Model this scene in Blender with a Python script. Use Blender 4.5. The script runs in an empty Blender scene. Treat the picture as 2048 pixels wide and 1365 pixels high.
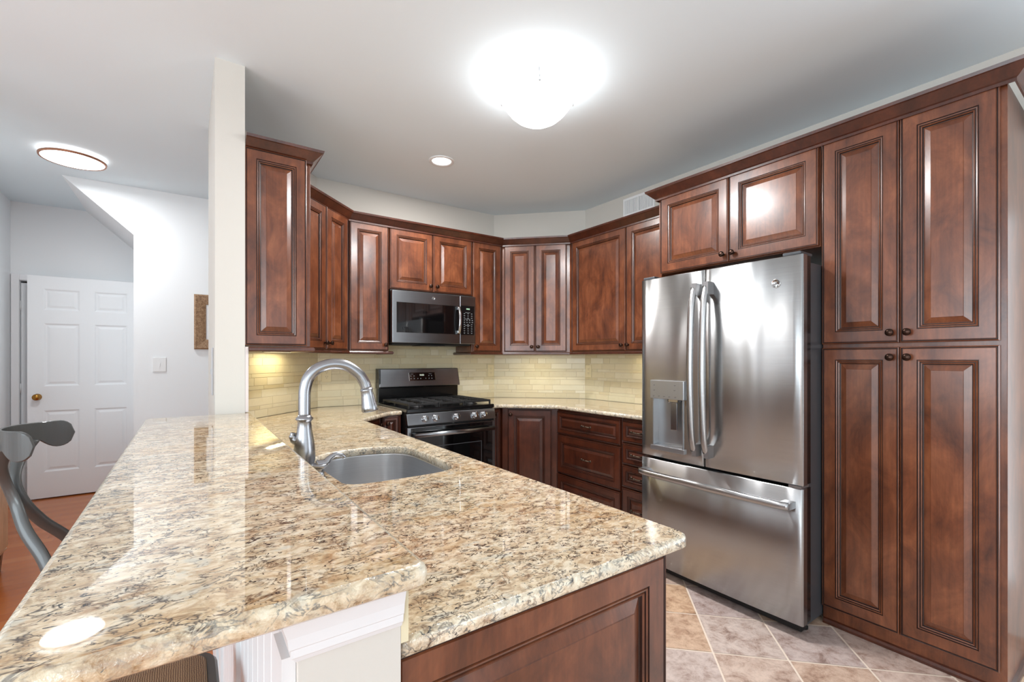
import bpy, bmesh, math, random
from mathutils import Vector, Matrix
random.seed(7)
PI = math.pi
S = bpy.context.scene
COL = S.collection

# ------------------------------------------------------------ camera, world, exposure
YAW = 0.6139
HC = 1.2832
cam_d = bpy.data.cameras.new('camera')
cam = bpy.data.objects.new('camera', cam_d)
COL.objects.link(cam)
cam.location = (0, 0, HC)
cam.rotation_euler = (PI/2, 0, -YAW)
cam_d.sensor_width = 36.0
cam_d.lens = 921.2655/2048*36
cam_d.shift_y = 0.01756
cam_d.clip_start = 0.02
S.camera = cam
S.view_settings.view_transform = 'Standard'
S.view_settings.look = 'None'
S.view_settings.exposure = 0.30
S.view_settings.gamma = 1.0
S.view_settings.use_curve_mapping = False

W = bpy.data.worlds.new('world')
S.world = W
W.use_nodes = True
W.node_tree.nodes['Background'].inputs[0].default_value = (0.86, 0.93, 1.0, 1)
W.node_tree.nodes['Background'].inputs[1].default_value = 0.8

def area(name, loc, rot, sx, sy, power, col=(1, 1, 1), spread=PI, parent=None):
    l = bpy.data.lights.new(name, 'AREA')
    l.shape = 'RECTANGLE'; l.size = sx; l.size_y = sy; l.energy = power; l.color = col; l.spread = spread
    o = bpy.data.objects.new(name, l); COL.objects.link(o)
    o.location = loc; o.rotation_euler = rot
    if parent: o.parent = parent
    return o
# daylight that comes in through the windows of the room behind and beside the camera, plus one added hall fill
area('daylight_rear', (0.4, -3.15, 1.45), (PI/2, 0, PI), 3.2, 1.9, 18, (0.78, 0.91, 1.0)).rotation_euler = (-PI/2, 0, PI)
area('daylight_patio', (3.12, -0.77, 1.10), (0, 0, 0), 1.7, 1.9, 30, (0.80, 0.91, 1.0)).rotation_euler = (0, PI/2, 0)
area('fill_rear_left', (-2.75, -3.15, 1.45), (-PI/2, 0, PI), 1.7, 1.9, 100, (0.80, 0.94, 1.0))  # added fill that brightens the hall wall through an invented window
area('daylight_living', (-4.05, 0.2, 1.4), (0, 0, 0), 1.7, 2.6, 92, (0.79, 0.92, 1.0)).rotation_euler = (0, -PI/2, 0)

# ------------------------------------------------------------ materials
def newmat(name):
    m = bpy.data.materials.new(name); m.use_nodes = True
    nt = m.node_tree
    return m, nt, nt.nodes['Principled BSDF']
def N(nt, t, **k):
    n = nt.nodes.new(t)
    for a, b in k.items(): setattr(n, a, b)
    return n
def lin(c):
    return tuple((v/255/12.92 if v/255 <= 0.04045 else ((v/255+0.055)/1.055)**2.4) for v in c[:3]) + (1,)
def setp(b, **k):
    for a, v in k.items(): b.inputs[a.replace('_', ' ')].default_value = v
def simple(name, rgb, rough=0.5, metal=0.0, coat=0.0, spec=0.5, bump=0.0, bscale=60):
    m, nt, b = newmat(name)
    b.inputs['Base Color'].default_value = lin(rgb)
    setp(b, Roughness=rough, Metallic=metal, Coat_Weight=coat, Specular_IOR_Level=spec)
    if bump:
        tc = N(nt, 'ShaderNodeTexCoord'); n = N(nt, 'ShaderNodeTexNoise'); n.inputs['Scale'].default_value = bscale
        n.inputs['Detail'].default_value = 4
        bp = N(nt, 'ShaderNodeBump'); bp.inputs['Strength'].default_value = bump; bp.inputs['Distance'].default_value = 0.01
        nt.links.new(tc.outputs['Object'], n.inputs['Vector']); nt.links.new(n.outputs['Fac'], bp.inputs['Height'])
        nt.links.new(bp.outputs['Normal'], b.inputs['Normal'])
    return m
def ramp(nt, stops, interp='LINEAR'):
    r = N(nt, 'ShaderNodeValToRGB'); r.color_ramp.interpolation = interp
    e = r.color_ramp.elements
    while len(e) < len(stops): e.new(0.5)
    for i, (p, c) in enumerate(stops):
        e[i].position = p; e[i].color = c if len(c) == 4 else lin(c)
    return r
def mix(nt, a, b, fac, mode='MIX'):
    m = N(nt, 'ShaderNodeMix', data_type='RGBA', blend_type=mode)
    for sock, v in ((m.inputs[0], fac), (m.inputs[6], a), (m.inputs[7], b)):
        if hasattr(v, 'links') or isinstance(v, bpy.types.NodeSocket): nt.links.new(v, sock)
        else: sock.default_value = v
    return m.outputs[2]
def mapping(nt, scale=(1, 1, 1), rot=(0, 0, 0), coord='Object'):
    tc = N(nt, 'ShaderNodeTexCoord'); mp = N(nt, 'ShaderNodeMapping')
    mp.inputs['Scale'].default_value = scale; mp.inputs['Rotation'].default_value = rot
    nt.links.new(tc.outputs[coord], mp.inputs['Vector'])
    return mp.outputs['Vector']
def noise(nt, vec, scale, detail=4, rough=0.5, dist=0.0):
    n = N(nt, 'ShaderNodeTexNoise')
    n.inputs['Scale'].default_value = scale; n.inputs['Detail'].default_value = detail
    n.inputs['Roughness'].default_value = rough; n.inputs['Distortion'].default_value = dist
    nt.links.new(vec, n.inputs['Vector'])
    return n.outputs['Fac']

def wood_mat(name, dark, mid, light, rough=0.3, coat=0.5):
    m, nt, b = newmat(name)
    v = mapping(nt, (1, 1, 0.55))
    oi = N(nt, 'ShaderNodeObjectInfo')
    va = N(nt, 'ShaderNodeVectorMath', operation='ADD')
    vs = N(nt, 'ShaderNodeVectorMath', operation='SCALE'); vs.inputs['Scale'].default_value = 13.0
    cx = N(nt, 'ShaderNodeCombineXYZ')
    nt.links.new(oi.outputs['Random'], cx.inputs[0]); nt.links.new(oi.outputs['Random'], cx.inputs[2])
    nt.links.new(cx.outputs[0], vs.inputs[0]); nt.links.new(v, va.inputs[0]); nt.links.new(vs.outputs[0], va.inputs[1])
    v = va.outputs[0]
    a = noise(nt, v, 8, 6, 0.66, 0.5)
    r = ramp(nt, [(0.28, dark), (0.5, mid), (0.74, light)])
    nt.links.new(a, r.inputs[0])
    v2 = mapping(nt, (90, 90, 5)); g = noise(nt, v2, 1.0, 3, 0.6)
    gr = ramp(nt, [(0.35, (0.78, 0.78, 0.78, 1)), (0.65, (1.08, 1.08, 1.08, 1))]); nt.links.new(g, gr.inputs[0])
    c = mix(nt, r.outputs[0], gr.outputs[0], 0.8, 'MULTIPLY')
    k = noise(nt, v, 2.3, 3, 0.5, 1.5)
    kr = ramp(nt, [(0.64, (1, 1, 1, 1)), (0.73, (0.72, 0.66, 0.64, 1))]); nt.links.new(k, kr.inputs[0])
    c = mix(nt, c, kr.outputs[0], 0.8, 'MULTIPLY')
    nt.links.new(c, b.inputs['Base Color'])
    setp(b, Roughness=rough, Coat_Weight=coat, Coat_Roughness=0.2)
    return m
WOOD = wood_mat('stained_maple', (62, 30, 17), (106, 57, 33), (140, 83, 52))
WOODD = wood_mat('stained_maple_dark', (50, 21, 11), (72, 33, 19), (92, 46, 28), 0.32)  # darker copy of the maple, also carries the crown's painted shade
GLAZE = simple('dark_glaze', (38, 16, 9), 0.4)
LWOOD = wood_mat('light_oak', (196, 152, 112), (214, 172, 132), (226, 188, 150), 0.45, 0.1)
KNOB = simple('bronze', (58, 40, 32), 0.28, 0.85)
PEWTER = simple('aged_pewter', (92, 80, 68), 0.3, 0.9)

def granite(name='granite'):
    m, nt, b = newmat(name)
    v = mapping(nt, (1.15, 1.7, 1.5), (0, 0, 0.3))
    big = noise(nt, v, 3.0, 4, 0.6, 0.6)
    med = noise(nt, v, 26, 5, 0.7, 0.9)
    vo = N(nt, 'ShaderNodeTexVoronoi'); vo.inputs['Scale'].default_value = 75; nt.links.new(v, vo.inputs['Vector'])
    sp = N(nt, 'ShaderNodeSeparateColor'); nt.links.new(vo.outputs['Color'], sp.inputs[0])
    r = ramp(nt, [(0.30, (116, 88, 62)), (0.40, (172, 140, 102)), (0.50, (212, 190, 156)), (0.60, (232, 220, 196)), (0.72, (220, 212, 196))])
    nt.links.new(med, r.inputs[0])
    rb = ramp(nt, [(0.34, (214, 178, 132)), (0.52, (240, 226, 204)), (0.7, (222, 196, 160))]); nt.links.new(big, rb.inputs[0])
    c = mix(nt, r.outputs[0], rb.outputs[0], 0.35)
    vr = ramp(nt, [(0.0, (0.74, 0.68, 0.6, 1)), (0.3, (0.96, 0.95, 0.93, 1)), (1.0, (1.1, 1.09, 1.08, 1))]); nt.links.new(sp.outputs[0], vr.inputs[0])
    c = mix(nt, c, vr.outputs[0], 0.7, 'MULTIPLY')
    # grey-green feldspar patches
    gg = noise(nt, v, 13, 3, 0.6, 0.5)
    gr_ = ramp(nt, [(0.58, (0, 0, 0, 1)), (0.68, (0.6, 0.6, 0.6, 1))]); nt.links.new(gg, gr_.inputs[0])
    c = mix(nt, c, lin((196, 194, 182)), gr_.outputs[0])
    # ochre stains
    och = noise(nt, v, 9, 5, 0.65, 1.2)
    orr = ramp(nt, [(0.56, (0, 0, 0, 1)), (0.70, (0.7, 0.7, 0.7, 1))]); nt.links.new(och, orr.inputs[0])
    c = mix(nt, c, lin((158, 108, 60)), orr.outputs[0])
    # thin dark veins between the crystals: ridged noise
    def ridge(scale, w, dist):
        n = noise(nt, v, scale, 3, 0.62, dist)
        a = N(nt, 'ShaderNodeMath', operation='SUBTRACT'); a.inputs[1].default_value = 0.5; nt.links.new(n, a.inputs[0])
        q = N(nt, 'ShaderNodeMath', operation='ABSOLUTE'); nt.links.new(a.outputs[0], q.inputs[0])
        k = ramp(nt, [(0.0, (1, 1, 1, 1)), (w, (0, 0, 0, 1))]); nt.links.new(q.outputs[0], k.inputs[0])
        return k.outputs[0]
    patch = noise(nt, v, 14, 3, 0.65, 0.5)
    pk = ramp(nt, [(0.44, (0, 0, 0, 1)), (0.54, (1, 1, 1, 1))]); nt.links.new(patch, pk.inputs[0])
    rd = mix(nt, (0, 0, 0, 1), ridge(30, 0.045, 0.7), pk.outputs[0])
    c = mix(nt, c, lin((62, 48, 42)), rd)
    patch2 = noise(nt, v, 9, 3, 0.65, 0.5)
    pk2 = ramp(nt, [(0.50, (0, 0, 0, 1)), (0.58, (0.8, 0.8, 0.8, 1))]); nt.links.new(patch2, pk2.inputs[0])
    rd2 = mix(nt, (0, 0, 0, 1), ridge(16, 0.03, 1.0), pk2.outputs[0])
    c = mix(nt, c, lin((92, 62, 42)), rd2)
    # black specks and larger clots
    fine = noise(nt, v, 48, 4, 0.7, 1.4)
    mm = N(nt, 'ShaderNodeMath', operation='MULTIPLY_ADD'); mm.inputs[1].default_value = 0.3
    nt.links.new(big, mm.inputs[0]); nt.links.new(fine, mm.inputs[2])
    dr = ramp(nt, [(0.745, (0, 0, 0, 1)), (0.785, (1, 1, 1, 1))]); nt.links.new(mm.outputs[0], dr.inputs[0])
    c = mix(nt, c, lin((44, 40, 42)), dr.outputs[0])
    cl = noise(nt, v, 8, 6, 0.8, 1.2)
    cr = ramp(nt, [(0.675, (0, 0, 0, 1)), (0.70, (0.95, 0.95, 0.95, 1))]); nt.links.new(cl, cr.inputs[0])
    c = mix(nt, c, lin((48, 44, 46)), cr.outputs[0])
    nt.links.new(c, b.inputs['Base Color'])
    setp(b, Roughness=0.03, Specular_IOR_Level=0.6, Coat_Weight=0.4, Coat_Roughness=0.01)
    return m
GRAN = granite()
def granite_edge():
    m = GRAN.copy(); m.name = 'granite_edge'
    nt = m.node_tree; b = nt.nodes['Principled BSDF']
    v = mapping(nt, (1, 1, 1)); n = noise(nt, v, 60, 4, 0.6)
    old = b.inputs['Base Color'].links[0].from_socket
    sk = noise(nt, v, 38, 5, 0.75, 0.6); kr = ramp(nt, [(0.38, (40, 38, 40)), (0.44, (190, 186, 172)), (0.56, (226, 226, 212)), (0.7, (206, 204, 190))]); nt.links.new(sk, kr.inputs[0])
    nt.links.new(mix(nt, old, kr.outputs[0], 0.28), b.inputs['Base Color'])
    bp = N(nt, 'ShaderNodeBump'); bp.inputs['Strength'].default_value = 0.7; bp.inputs['Distance'].default_value = 0.006
    nt.links.new(n, bp.inputs['Height']); nt.links.new(bp.outputs['Normal'], b.inputs['Normal'])
    b.inputs['Roughness'].default_value = 0.2
    return m
GRANE = granite_edge()

WALLK = simple('kitchen_wall_paint', (204, 199, 191), 0.85, bump=0.04, bscale=200)
WALLH = simple('hall_wall_paint', (243, 245, 247), 0.85, bump=0.04, bscale=200)
CEIL = simple('ceiling_paint', (232, 244, 250), 0.9)
TRIMW = simple('white_trim_paint', (222, 222, 223), 0.4)
TRIMH = simple('hall_trim_paint', (244, 244, 246), 0.4)
DOORW = simple('white_door_paint', (247, 249, 251), 0.5, bump=0.03, bscale=90)
PLATE = simple('almond_plastic', (226, 214, 178), 0.4)
PLATEW = simple('white_plastic', (236, 236, 236), 0.35)
PLATEG = simple('grey_plastic', (186, 186, 188), 0.4)
BLACK = simple('black_enamel', (14, 14, 15), 0.18)
BLACKM = simple('black_matte', (20, 20, 21), 0.55)
IRON = simple('cast_iron', (24, 24, 25), 0.5, bump=0.3, bscale=220)
GLASSB = simple('dark_oven_glass', (9, 9, 10), 0.05, spec=0.7, coat=0.6)
CASE = simple('charcoal_case', (66, 68, 72), 0.35)
INK = simple('grey_print', (86, 86, 88), 0.6)
INKW = simple('pale_print', (150, 152, 154), 0.6)
CHROME = simple('chrome', (205, 206, 208), 0.12, 1.0)
BRASS = simple('brass', (176, 128, 62), 0.2, 1.0)
COPPER = simple('brushed_copper', (176, 124, 98), 0.35, 1.0)
SLATE = simple('dark_grey_metal', (74, 75, 74), 0.38, 0.3, coat=0.3)
RAIL = WOODD

def emis(name, col, s):
    m, nt, b = newmat(name)
    b.inputs['Base Color'].default_value = (0.9, 0.9, 0.9, 1)
    b.inputs['Emission Color'].default_value = col; b.inputs['Emission Strength'].default_value = s
    return m
GLOW = emis('frosted_glass_lit', (0.98, 0.99, 1, 1), 7)
GLOWD = emis('diffuser_lit', (1, 0.99, 0.97, 1), 4.0)
GREEN = emis('green_digits', (0.25, 0.9, 0.35, 1), 0.9)
AMBER = emis('clock_digits', (0.75, 0.85, 0.6, 1), 0.6)

def steel(name, rgb, rough, an=0.75, rot=0.0, wav=0.0, grainx=(3, 3, 260)):
    m, nt, b = newmat(name)
    setp(b, Metallic=1.0, Roughness=rough, Anisotropic=an, Anisotropic_Rotation=rot)
    v = mapping(nt, grainx); g = noise(nt, v, 1.0, 2, 0.5)
    r = ramp(nt, [(0.3, tuple(0.95*x for x in lin(rgb)[:3])+(1,)), (0.7, tuple(min(1, 1.03*x) for x in lin(rgb)[:3])+(1,))])
    nt.links.new(g, r.inputs[0]); nt.links.new(r.outputs[0], b.inputs['Base Color'])
    t = N(nt, 'ShaderNodeTangent', direction_type='RADIAL', axis='Z'); nt.links.new(t.outputs[0], b.inputs['Tangent'])
    if wav:
        v2 = mapping(nt, (3.2, 1, 0.55)); w = noise(nt, v2, 1.6, 1, 0.4, 0.3)
        bp = N(nt, 'ShaderNodeBump'); bp.inputs['Strength'].default_value = wav; bp.inputs['Distance'].default_value = 0.05
        nt.links.new(w, bp.inputs['Height']); nt.links.new(bp.outputs['Normal'], b.inputs['Normal'])
    return m
STEEL = steel('brushed_steel', (172, 172, 172), 0.27, 0.9, 0.25, 0.22)
STEELR = steel('range_steel', (150, 153, 157), 0.28, 0.7, 0.25)
NICKEL = steel('brushed_nickel', (160, 160, 163), 0.27, 0.5)
SINKM = steel('sink_steel', (205, 206, 208), 0.3, 0.6, 0.25)
SATIN = simple('satin_silver', (172, 173, 175), 0.3, 0.85)

def tile_mat(name, cols, rough, nscale=9, bumps=0.15, amount=0.55, vein=None, fixed=None):
    m, nt, b = newmat(name)
    g = N(nt, 'ShaderNodeNewGeometry')
    r = ramp(nt, cols); nt.links.new(g.outputs['Random Per Island'], r.inputs[0])
    tc = N(nt, 'ShaderNodeTexCoord')
    va = N(nt, 'ShaderNodeVectorMath', operation='ADD'); cx = N(nt, 'ShaderNodeCombineXYZ')
    ms = N(nt, 'ShaderNodeMath', operation='MULTIPLY'); ms.inputs[1].default_value = 37.0
    nt.links.new(g.outputs['Random Per Island'], ms.inputs[0]); nt.links.new(ms.outputs[0], cx.inputs[0]); nt.links.new(ms.outputs[0], cx.inputs[1])
    nt.links.new(tc.outputs['Object'], va.inputs[0]); nt.links.new(cx.outputs[0], va.inputs[1])
    n = noise(nt, va.outputs[0], nscale, 8, 0.74, 0.3)
    nr = ramp(nt, vein or [(0.3, (0.72, 0.7, 0.7, 1)), (0.5, (1, 1, 1, 1)), (0.72, (1.1, 1.1, 1.1, 1))]); nt.links.new(n, nr.inputs[0])
    c = mix(nt, r.outputs[0], nr.outputs[0], amount, 'MULTIPLY')
    nt.links.new(c, b.inputs['Base Color']); b.inputs['Roughness'].default_value = rough
    if bumps:
        bp = N(nt, 'ShaderNodeBump'); bp.inputs['Strength'].default_value = bumps; bp.inputs['Distance'].default_value = 0.004
        nt.links.new(n, bp.inputs['Height']); nt.links.new(bp.outputs['Normal'], b.inputs['Normal'])
    return m
TRAV = tile_mat('travertine_tile', [(0, (206, 193, 158)), (0.35, (220, 209, 178)), (0.7, (212, 203, 172)), (1, (226, 218, 194))], 0.34, 7, 0.08, 0.5,
                [(0.3, (0.86, 0.83, 0.74, 1)), (0.5, (1, 1, 1, 1)), (0.75, (1.04, 1.04, 1.02, 1))])
FTILE = tile_mat('slate_look_floor_tile', [(0, (202, 174, 154)), (0.3, (206, 188, 176)), (0.55, (190, 172, 166)), (0.75, (212, 178, 146)), (1, (196, 180, 176))], 0.34, 14, 0.35, 0.95,
                 [(0.34, (0.46, 0.37, 0.34, 1)), (0.43, (0.76, 0.69, 0.66, 1)), (0.52, (0.97, 0.95, 0.95, 1)), (0.6, (1.1, 1.1, 1.1, 1)), (0.72, (1.18, 1.16, 1.14, 1))])
PLANK = tile_mat('oak_strip_floor', [(0, (182, 100, 48)), (0.4, (196, 112, 56)), (0.7, (188, 104, 50)), (1, (204, 122, 66))], 0.2, 3, 0.03, 0.5)
nt_ = PLANK.node_tree
GROUT = simple('grout', (206, 194, 170), 0.9)
GROUTF = simple('floor_grout', (234, 216, 198), 0.9)
GROUTW = simple('plank_gap', (96, 44, 18), 0.6)

def woven():
    m, nt, b = newmat('woven_rush')
    v = mapping(nt, (1, 1, 1)); w = N(nt, 'ShaderNodeTexWave'); w.inputs['Scale'].default_value = 80; w.inputs['Distortion'].default_value = 3; w.inputs['Detail'].default_value = 3
    nt.links.new(v, w.inputs['Vector'])
    w2 = N(nt, 'ShaderNodeTexWave', bands_direction='Y'); w2.inputs['Scale'].default_value = 80; w2.inputs['Distortion'].default_value = 3
    nt.links.new(v, w2.inputs['Vector'])
    mx = N(nt, 'ShaderNodeMath', operation='MULTIPLY'); nt.links.new(w.outputs['Fac'], mx.inputs[0]); nt.links.new(w2.outputs['Fac'], mx.inputs[1])
    r = ramp(nt, [(0, (92, 60, 38)), (0.35, (150, 112, 76)), (1, (200, 166, 124))]); nt.links.new(mx.outputs[0], r.inputs[0])
    nt.links.new(r.outputs[0], b.inputs['Base Color']); b.inputs['Roughness'].default_value = 0.7
    bp = N(nt, 'ShaderNodeBump'); bp.inputs['Strength'].default_value = 0.6; bp.inputs['Distance'].default_value = 0.004
    nt.links.new(mx.outputs[0], bp.inputs['Height']); nt.links.new(bp.outputs['Normal'], b.inputs['Normal'])
    return m
WOVEN = woven()
def frame_mat():
    m, nt, b = newmat('burl_frame')
    v = mapping(nt, (1, 1, 1)); n = noise(nt, v, 60, 5, 0.75, 1.0)
    r = ramp(nt, [(0.3, (104, 72, 50)), (0.5, (152, 118, 88)), (0.7, (190, 160, 126))]); nt.links.new(n, r.inputs[0])
    nt.links.new(r.outputs[0], b.inputs['Base Color']); b.inputs['Roughness'].default_value = 0.5
    return m
BURL = frame_mat()
PAPER = simple('white_print_paper', (238, 238, 240), 0.7)

# ------------------------------------------------------------ mesh helpers
class MB:
    def __init__(s): s.v = []; s.f = []; s.m = []; s.sm = []
    def add(s, vs, fs, mi=0, smooth=False, M=None):
        o = len(s.v)
        s.v += [tuple(M @ Vector(p)) if M else tuple(p) for p in vs]
        for f in fs: s.f.append(tuple(i+o for i in f)); s.m.append(mi); s.sm.append(smooth)
        return s
    def box(s, x0, x1, y0, y1, z0, z1, mi=0, M=None):
        if x0 > x1: x0, x1 = x1, x0
        if y0 > y1: y0, y1 = y1, y0
        if z0 > z1: z0, z1 = z1, z0
        v = [(x0,y0,z0),(x1,y0,z0),(x1,y1,z0),(x0,y1,z0),(x0,y0,z1),(x1,y0,z1),(x1,y1,z1),(x0,y1,z1)]
        return s.add(v, [(0,3,2,1),(4,5,6,7),(0,1,5,4),(1,2,6,5),(2,3,7,6),(3,0,4,7)], mi, False, M)
    def prism(s, pts, z0, z1, mi=0, M=None):            # pts counter-clockwise in xy
        n = len(pts)
        v = [(x, y, z0) for x, y in pts]+[(x, y, z1) for x, y in pts]
        f = [tuple(range(n-1, -1, -1)), tuple(range(n, 2*n))]+[(i, (i+1) % n, n+(i+1) % n, n+i) for i in range(n)]
        return s.add(v, f, mi, False, M)
    def lathe(s, prof, n=24, mi=0, M=None, smooth=True):   # prof (r,z) bottom to top
        v = []; f = []
        for r, z in prof:
            for k in range(n): a = 2*PI*k/n; v.append((r*math.cos(a), r*math.sin(a), z))
        for i in range(len(prof)-1):
            for k in range(n): f.append((i*n+k, i*n+(k+1) % n, (i+1)*n+(k+1) % n, (i+1)*n+k))
        if prof[0][0] > 1e-6: f.append(tuple(range(n-1, -1, -1)))
        if prof[-1][0] > 1e-6: f.append(tuple((len(prof)-1)*n+k for k in range(n)))
        return s.add(v, f, mi, smooth, M)
    def tube(s, path, rad, n=14, mi=0, M=None, flat=1.0, up=None, caps=True):   # rad number or list; flat squashes one axis
        P = [Vector(p) for p in path]; m = len(P)
        R = rad if isinstance(rad, (list, tuple)) else [rad]*m
        v = []; f = []
        t0 = (P[1]-P[0]).normalized()
        a = Vector(up) if up else (Vector((0, 0, 1)) if abs(t0.z) < 0.9 else Vector((1, 0, 0)))
        for i in range(m):
            t = (P[min(i+1, m-1)]-P[max(i-1, 0)]).normalized()
            a = (a-t*a.dot(t)).normalized(); b = t.cross(a)
            for k in range(n):
                q = 2*PI*k/n; v.append(tuple(P[i]+(a*math.cos(q)+b*math.sin(q)*flat)*R[i]))
        for i in range(m-1):
            for k in range(n): f.append((i*n+k, i*n+(k+1) % n, (i+1)*n+(k+1) % n, (i+1)*n+k))
        if caps: f.append(tuple(range(n-1, -1, -1))); f.append(tuple((m-1)*n+k for k in range(n)))
        return s.add(v, f, mi, True, M)
    def rings(s, rings, mis, closed_ends=(True, True), smooth=False, M=None):   # list of equal length loops
        n = len(rings[0]); v = [p for r in rings for p in r]; o = len(s.v)
        s.v += [tuple(M @ Vector(p)) if M else tuple(p) for p in v]
        for i in range(len(rings)-1):
            for k in range(n):
                s.f.append((o+i*n+k, o+i*n+(k+1) % n, o+(i+1)*n+(k+1) % n, o+(i+1)*n+k)); s.m.append(mis[i]); s.sm.append(smooth)
        if closed_ends[0]: s.f.append(tuple(o+k for k in range(n-1, -1, -1))); s.m.append(mis[0]); s.sm.append(False)
        if closed_ends[1]: s.f.append(tuple(o+(len(rings)-1)*n+k for k in range(n))); s.m.append(mis[-1]); s.sm.append(False)
        return s
    def build(s, name, mats, parent=None, loc=(0, 0, 0), rot=(0, 0, 0), bevel=0, seg=2, fix=True):
        me = bpy.data.meshes.new(name); me.from_pydata(s.v, [], s.f)
        if not isinstance(mats, (list, tuple)): mats = [mats]
        for m in mats: me.materials.append(m)
        for i, p in enumerate(me.polygons): p.material_index = s.m[i]; p.use_smooth = s.sm[i]
        if fix:
            bm = bmesh.new(); bm.from_mesh(me); bmesh.ops.recalc_face_normals(bm, faces=bm.faces); bm.to_mesh(me); bm.free()
        me.update()
        o = bpy.data.objects.new(name, me); COL.objects.link(o)
        o.location = loc; o.rotation_euler = rot
        if parent: o.parent = parent
        if bevel:
            b = o.modifiers.new('bevel', 'BEVEL'); b.width = bevel; b.segments = seg; b.limit_method = 'ANGLE'; b.angle_limit = 0.6
            b.harden_normals = False
        return o
def tag(o, label, cat, group=None):
    o['label'] = label; o['category'] = cat
    if group: o['group'] = group
    return o
def thing(name, label, cat, loc=(0, 0, 0), rotz=0, group=None):
    o = bpy.data.objects.new(name, None); COL.objects.link(o)
    o.location = loc; o.rotation_euler = (0, 0, rotz); o.empty_display_size = 0.1
    return tag(o, label, cat, group)
def struct(o): o['kind'] = 'structure'; return o
def copy_tree(o, parent=None):
    c = o.copy(); COL.objects.link(c); c.parent = parent
    for ch in list(o.children): copy_tree(ch, c)
    return c
def text(s, size, mat, parent, M, name='lettering', ext=0.0004, align='CENTER'):
    cu = bpy.data.curves.new('t', 'FONT'); cu.body = s; cu.size = size; cu.extrude = ext; cu.align_x = align; cu.align_y = 'CENTER'; cu.resolution_u = 2
    to = bpy.data.objects.new('t', cu); COL.objects.link(to)
    dg = bpy.context.evaluated_depsgraph_get(); dg.update()
    me = bpy.data.meshes.new_from_object(to.evaluated_get(dg)); me.name = name
    bpy.data.objects.remove(to); bpy.data.curves.remove(cu)
    me.transform(M); me.materials.clear(); me.materials.append(mat)
    o = bpy.data.objects.new(name, me); COL.objects.link(o); o.parent = parent
    return o
def smooth_path(pts, n=8):                                # Catmull-Rom
    P = [Vector(p) for p in pts]; P = [P[0]*2-P[1]]+P+[P[-1]*2-P[-2]]; out = []
    for i in range(1, len(P)-2):
        for k in range(n):
            t = k/n; a, b, c, d = P[i-1], P[i], P[i+1], P[i+2]
            out.append(0.5*((2*b)+(c-a)*t+(2*a-5*b+4*c-d)*t*t+(-a+3*b-3*c+d)*t**3))
    out.append(P[-2]); return out
def interp(vals, n=8):
    return [p.x for p in smooth_path([(v, 0, 0) for v in vals], n)]
def offs(pts, d, closed=True):                            # mitred offset; positive d = to the left of travel (inside of a ccw loop)
    n = len(pts); out = []
    for i in range(n):
        p = Vector(pts[i][:2]).to_2d()
        def edge(a, b):
            e = Vector(pts[b % n][:2])-Vector(pts[a % n][:2]); e.normalize(); return Vector((-e.y, e.x))
        if closed or 0 < i < n-1: n1, n2 = edge(i-1, i), edge(i, i+1)
        elif i == 0: n1 = n2 = edge(0, 1)
        else: n1 = n2 = edge(n-2, n-1)
        k = 1+n1.dot(n2); q = p+(n1+n2)*(d/max(k, 0.2)); out.append((q.x, q.y))
    return out
def sweep(mb, prof, path, mi=0, mis=None):                # prof [(out, z)] , out = offset to the right of travel
    rings_ = []
    for o_, z in prof:
        rings_.append([(x, y, z) for x, y in offs(path, -o_, False)])
    m = len(path); k = len(prof)
    v = [rings_[j][i] for i in range(m) for j in range(k)]
    f = []
    for i in range(m-1):
        for j in range(k): f.append((i*k+j, i*k+(j+1) % k, (i+1)*k+(j+1) % k, (i+1)*k+j))
    f.append(tuple(range(k-1, -1, -1))); f.append(tuple((m-1)*k+j for j in range(k)))
    return mb.add(v, f, mi)
def roundpoly(pts, rads, seg=6):
    n = len(pts); out = []
    for i in range(n):
        p = Vector(pts[i]); a = Vector(pts[i-1]); b = Vector(pts[(i+1) % n]); r = rads[i]
        if r <= 0: out.append((p.x, p.y)); continue
        u = (a-p).normalized(); w = (b-p).normalized(); ang = u.angle(w); t = r/math.tan(ang/2)
        s0 = p+u*t; s1 = p+w*t; c = p+(u+w).normalized()*(r/math.sin(ang/2))
        a0 = math.atan2(s0.y-c.y, s0.x-c.x); a1 = math.atan2(s1.y-c.y, s1.x-c.x)
        d = a1-a0
        while d > PI: d -= 2*PI
        while d < -PI: d += 2*PI
        for k in range(seg+1): q = a0+d*k/seg; out.append((c.x+r*math.cos(q), c.y+r*math.sin(q)))
    return out

# ------------------------------------------------------------ raised-panel door
def door_mesh(w, h, fr=0.056, t=0.02, k=1.0):
    """front at y=-t, back at y=0, x 0..w, z 0..h"""
    st = [(0, 0, 0), (0, -t+0.004, 0), (0.0015, -t+0.001, 0), (0.004, -t, 0), (0.0065, -t+0.0035, 1), (0.0085, -t+0.0035, 1), (0.0105, -t+0.0008, 0),
          (fr, -t+0.0008, 0), (fr+0.0012*k, -t+0.004, 1), (fr+0.003*k, -t+0.004, 1), (fr+0.0045*k, -t+0.0015, 0), (fr+0.0085*k, -t+0.003, 0), (fr+0.0095*k, -t+0.006, 1),
          (fr+0.0115*k, -t+0.006, 1), (fr+0.013*k, -t+0.0035, 0), (fr+0.017*k, -t+0.006, 0), (fr+0.0185*k, -t+0.0115, 1), (fr+0.021*k, -t+0.0125, 1),
          (fr+0.0215*k, -t+0.0125, 0), (fr+0.044*k, -t+0.004, 0), (fr+0.0452*k, -t+0.0022, 0)]
    R = []; mi = []
    for i, (d, y, m) in enumerate(st):
        R.append([(d, y, d), (w-d, y, d), (w-d, y, h-d), (d, y, h-d)])
        if i: mi.append(m)
    return MB().rings(R, mi)
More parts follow.
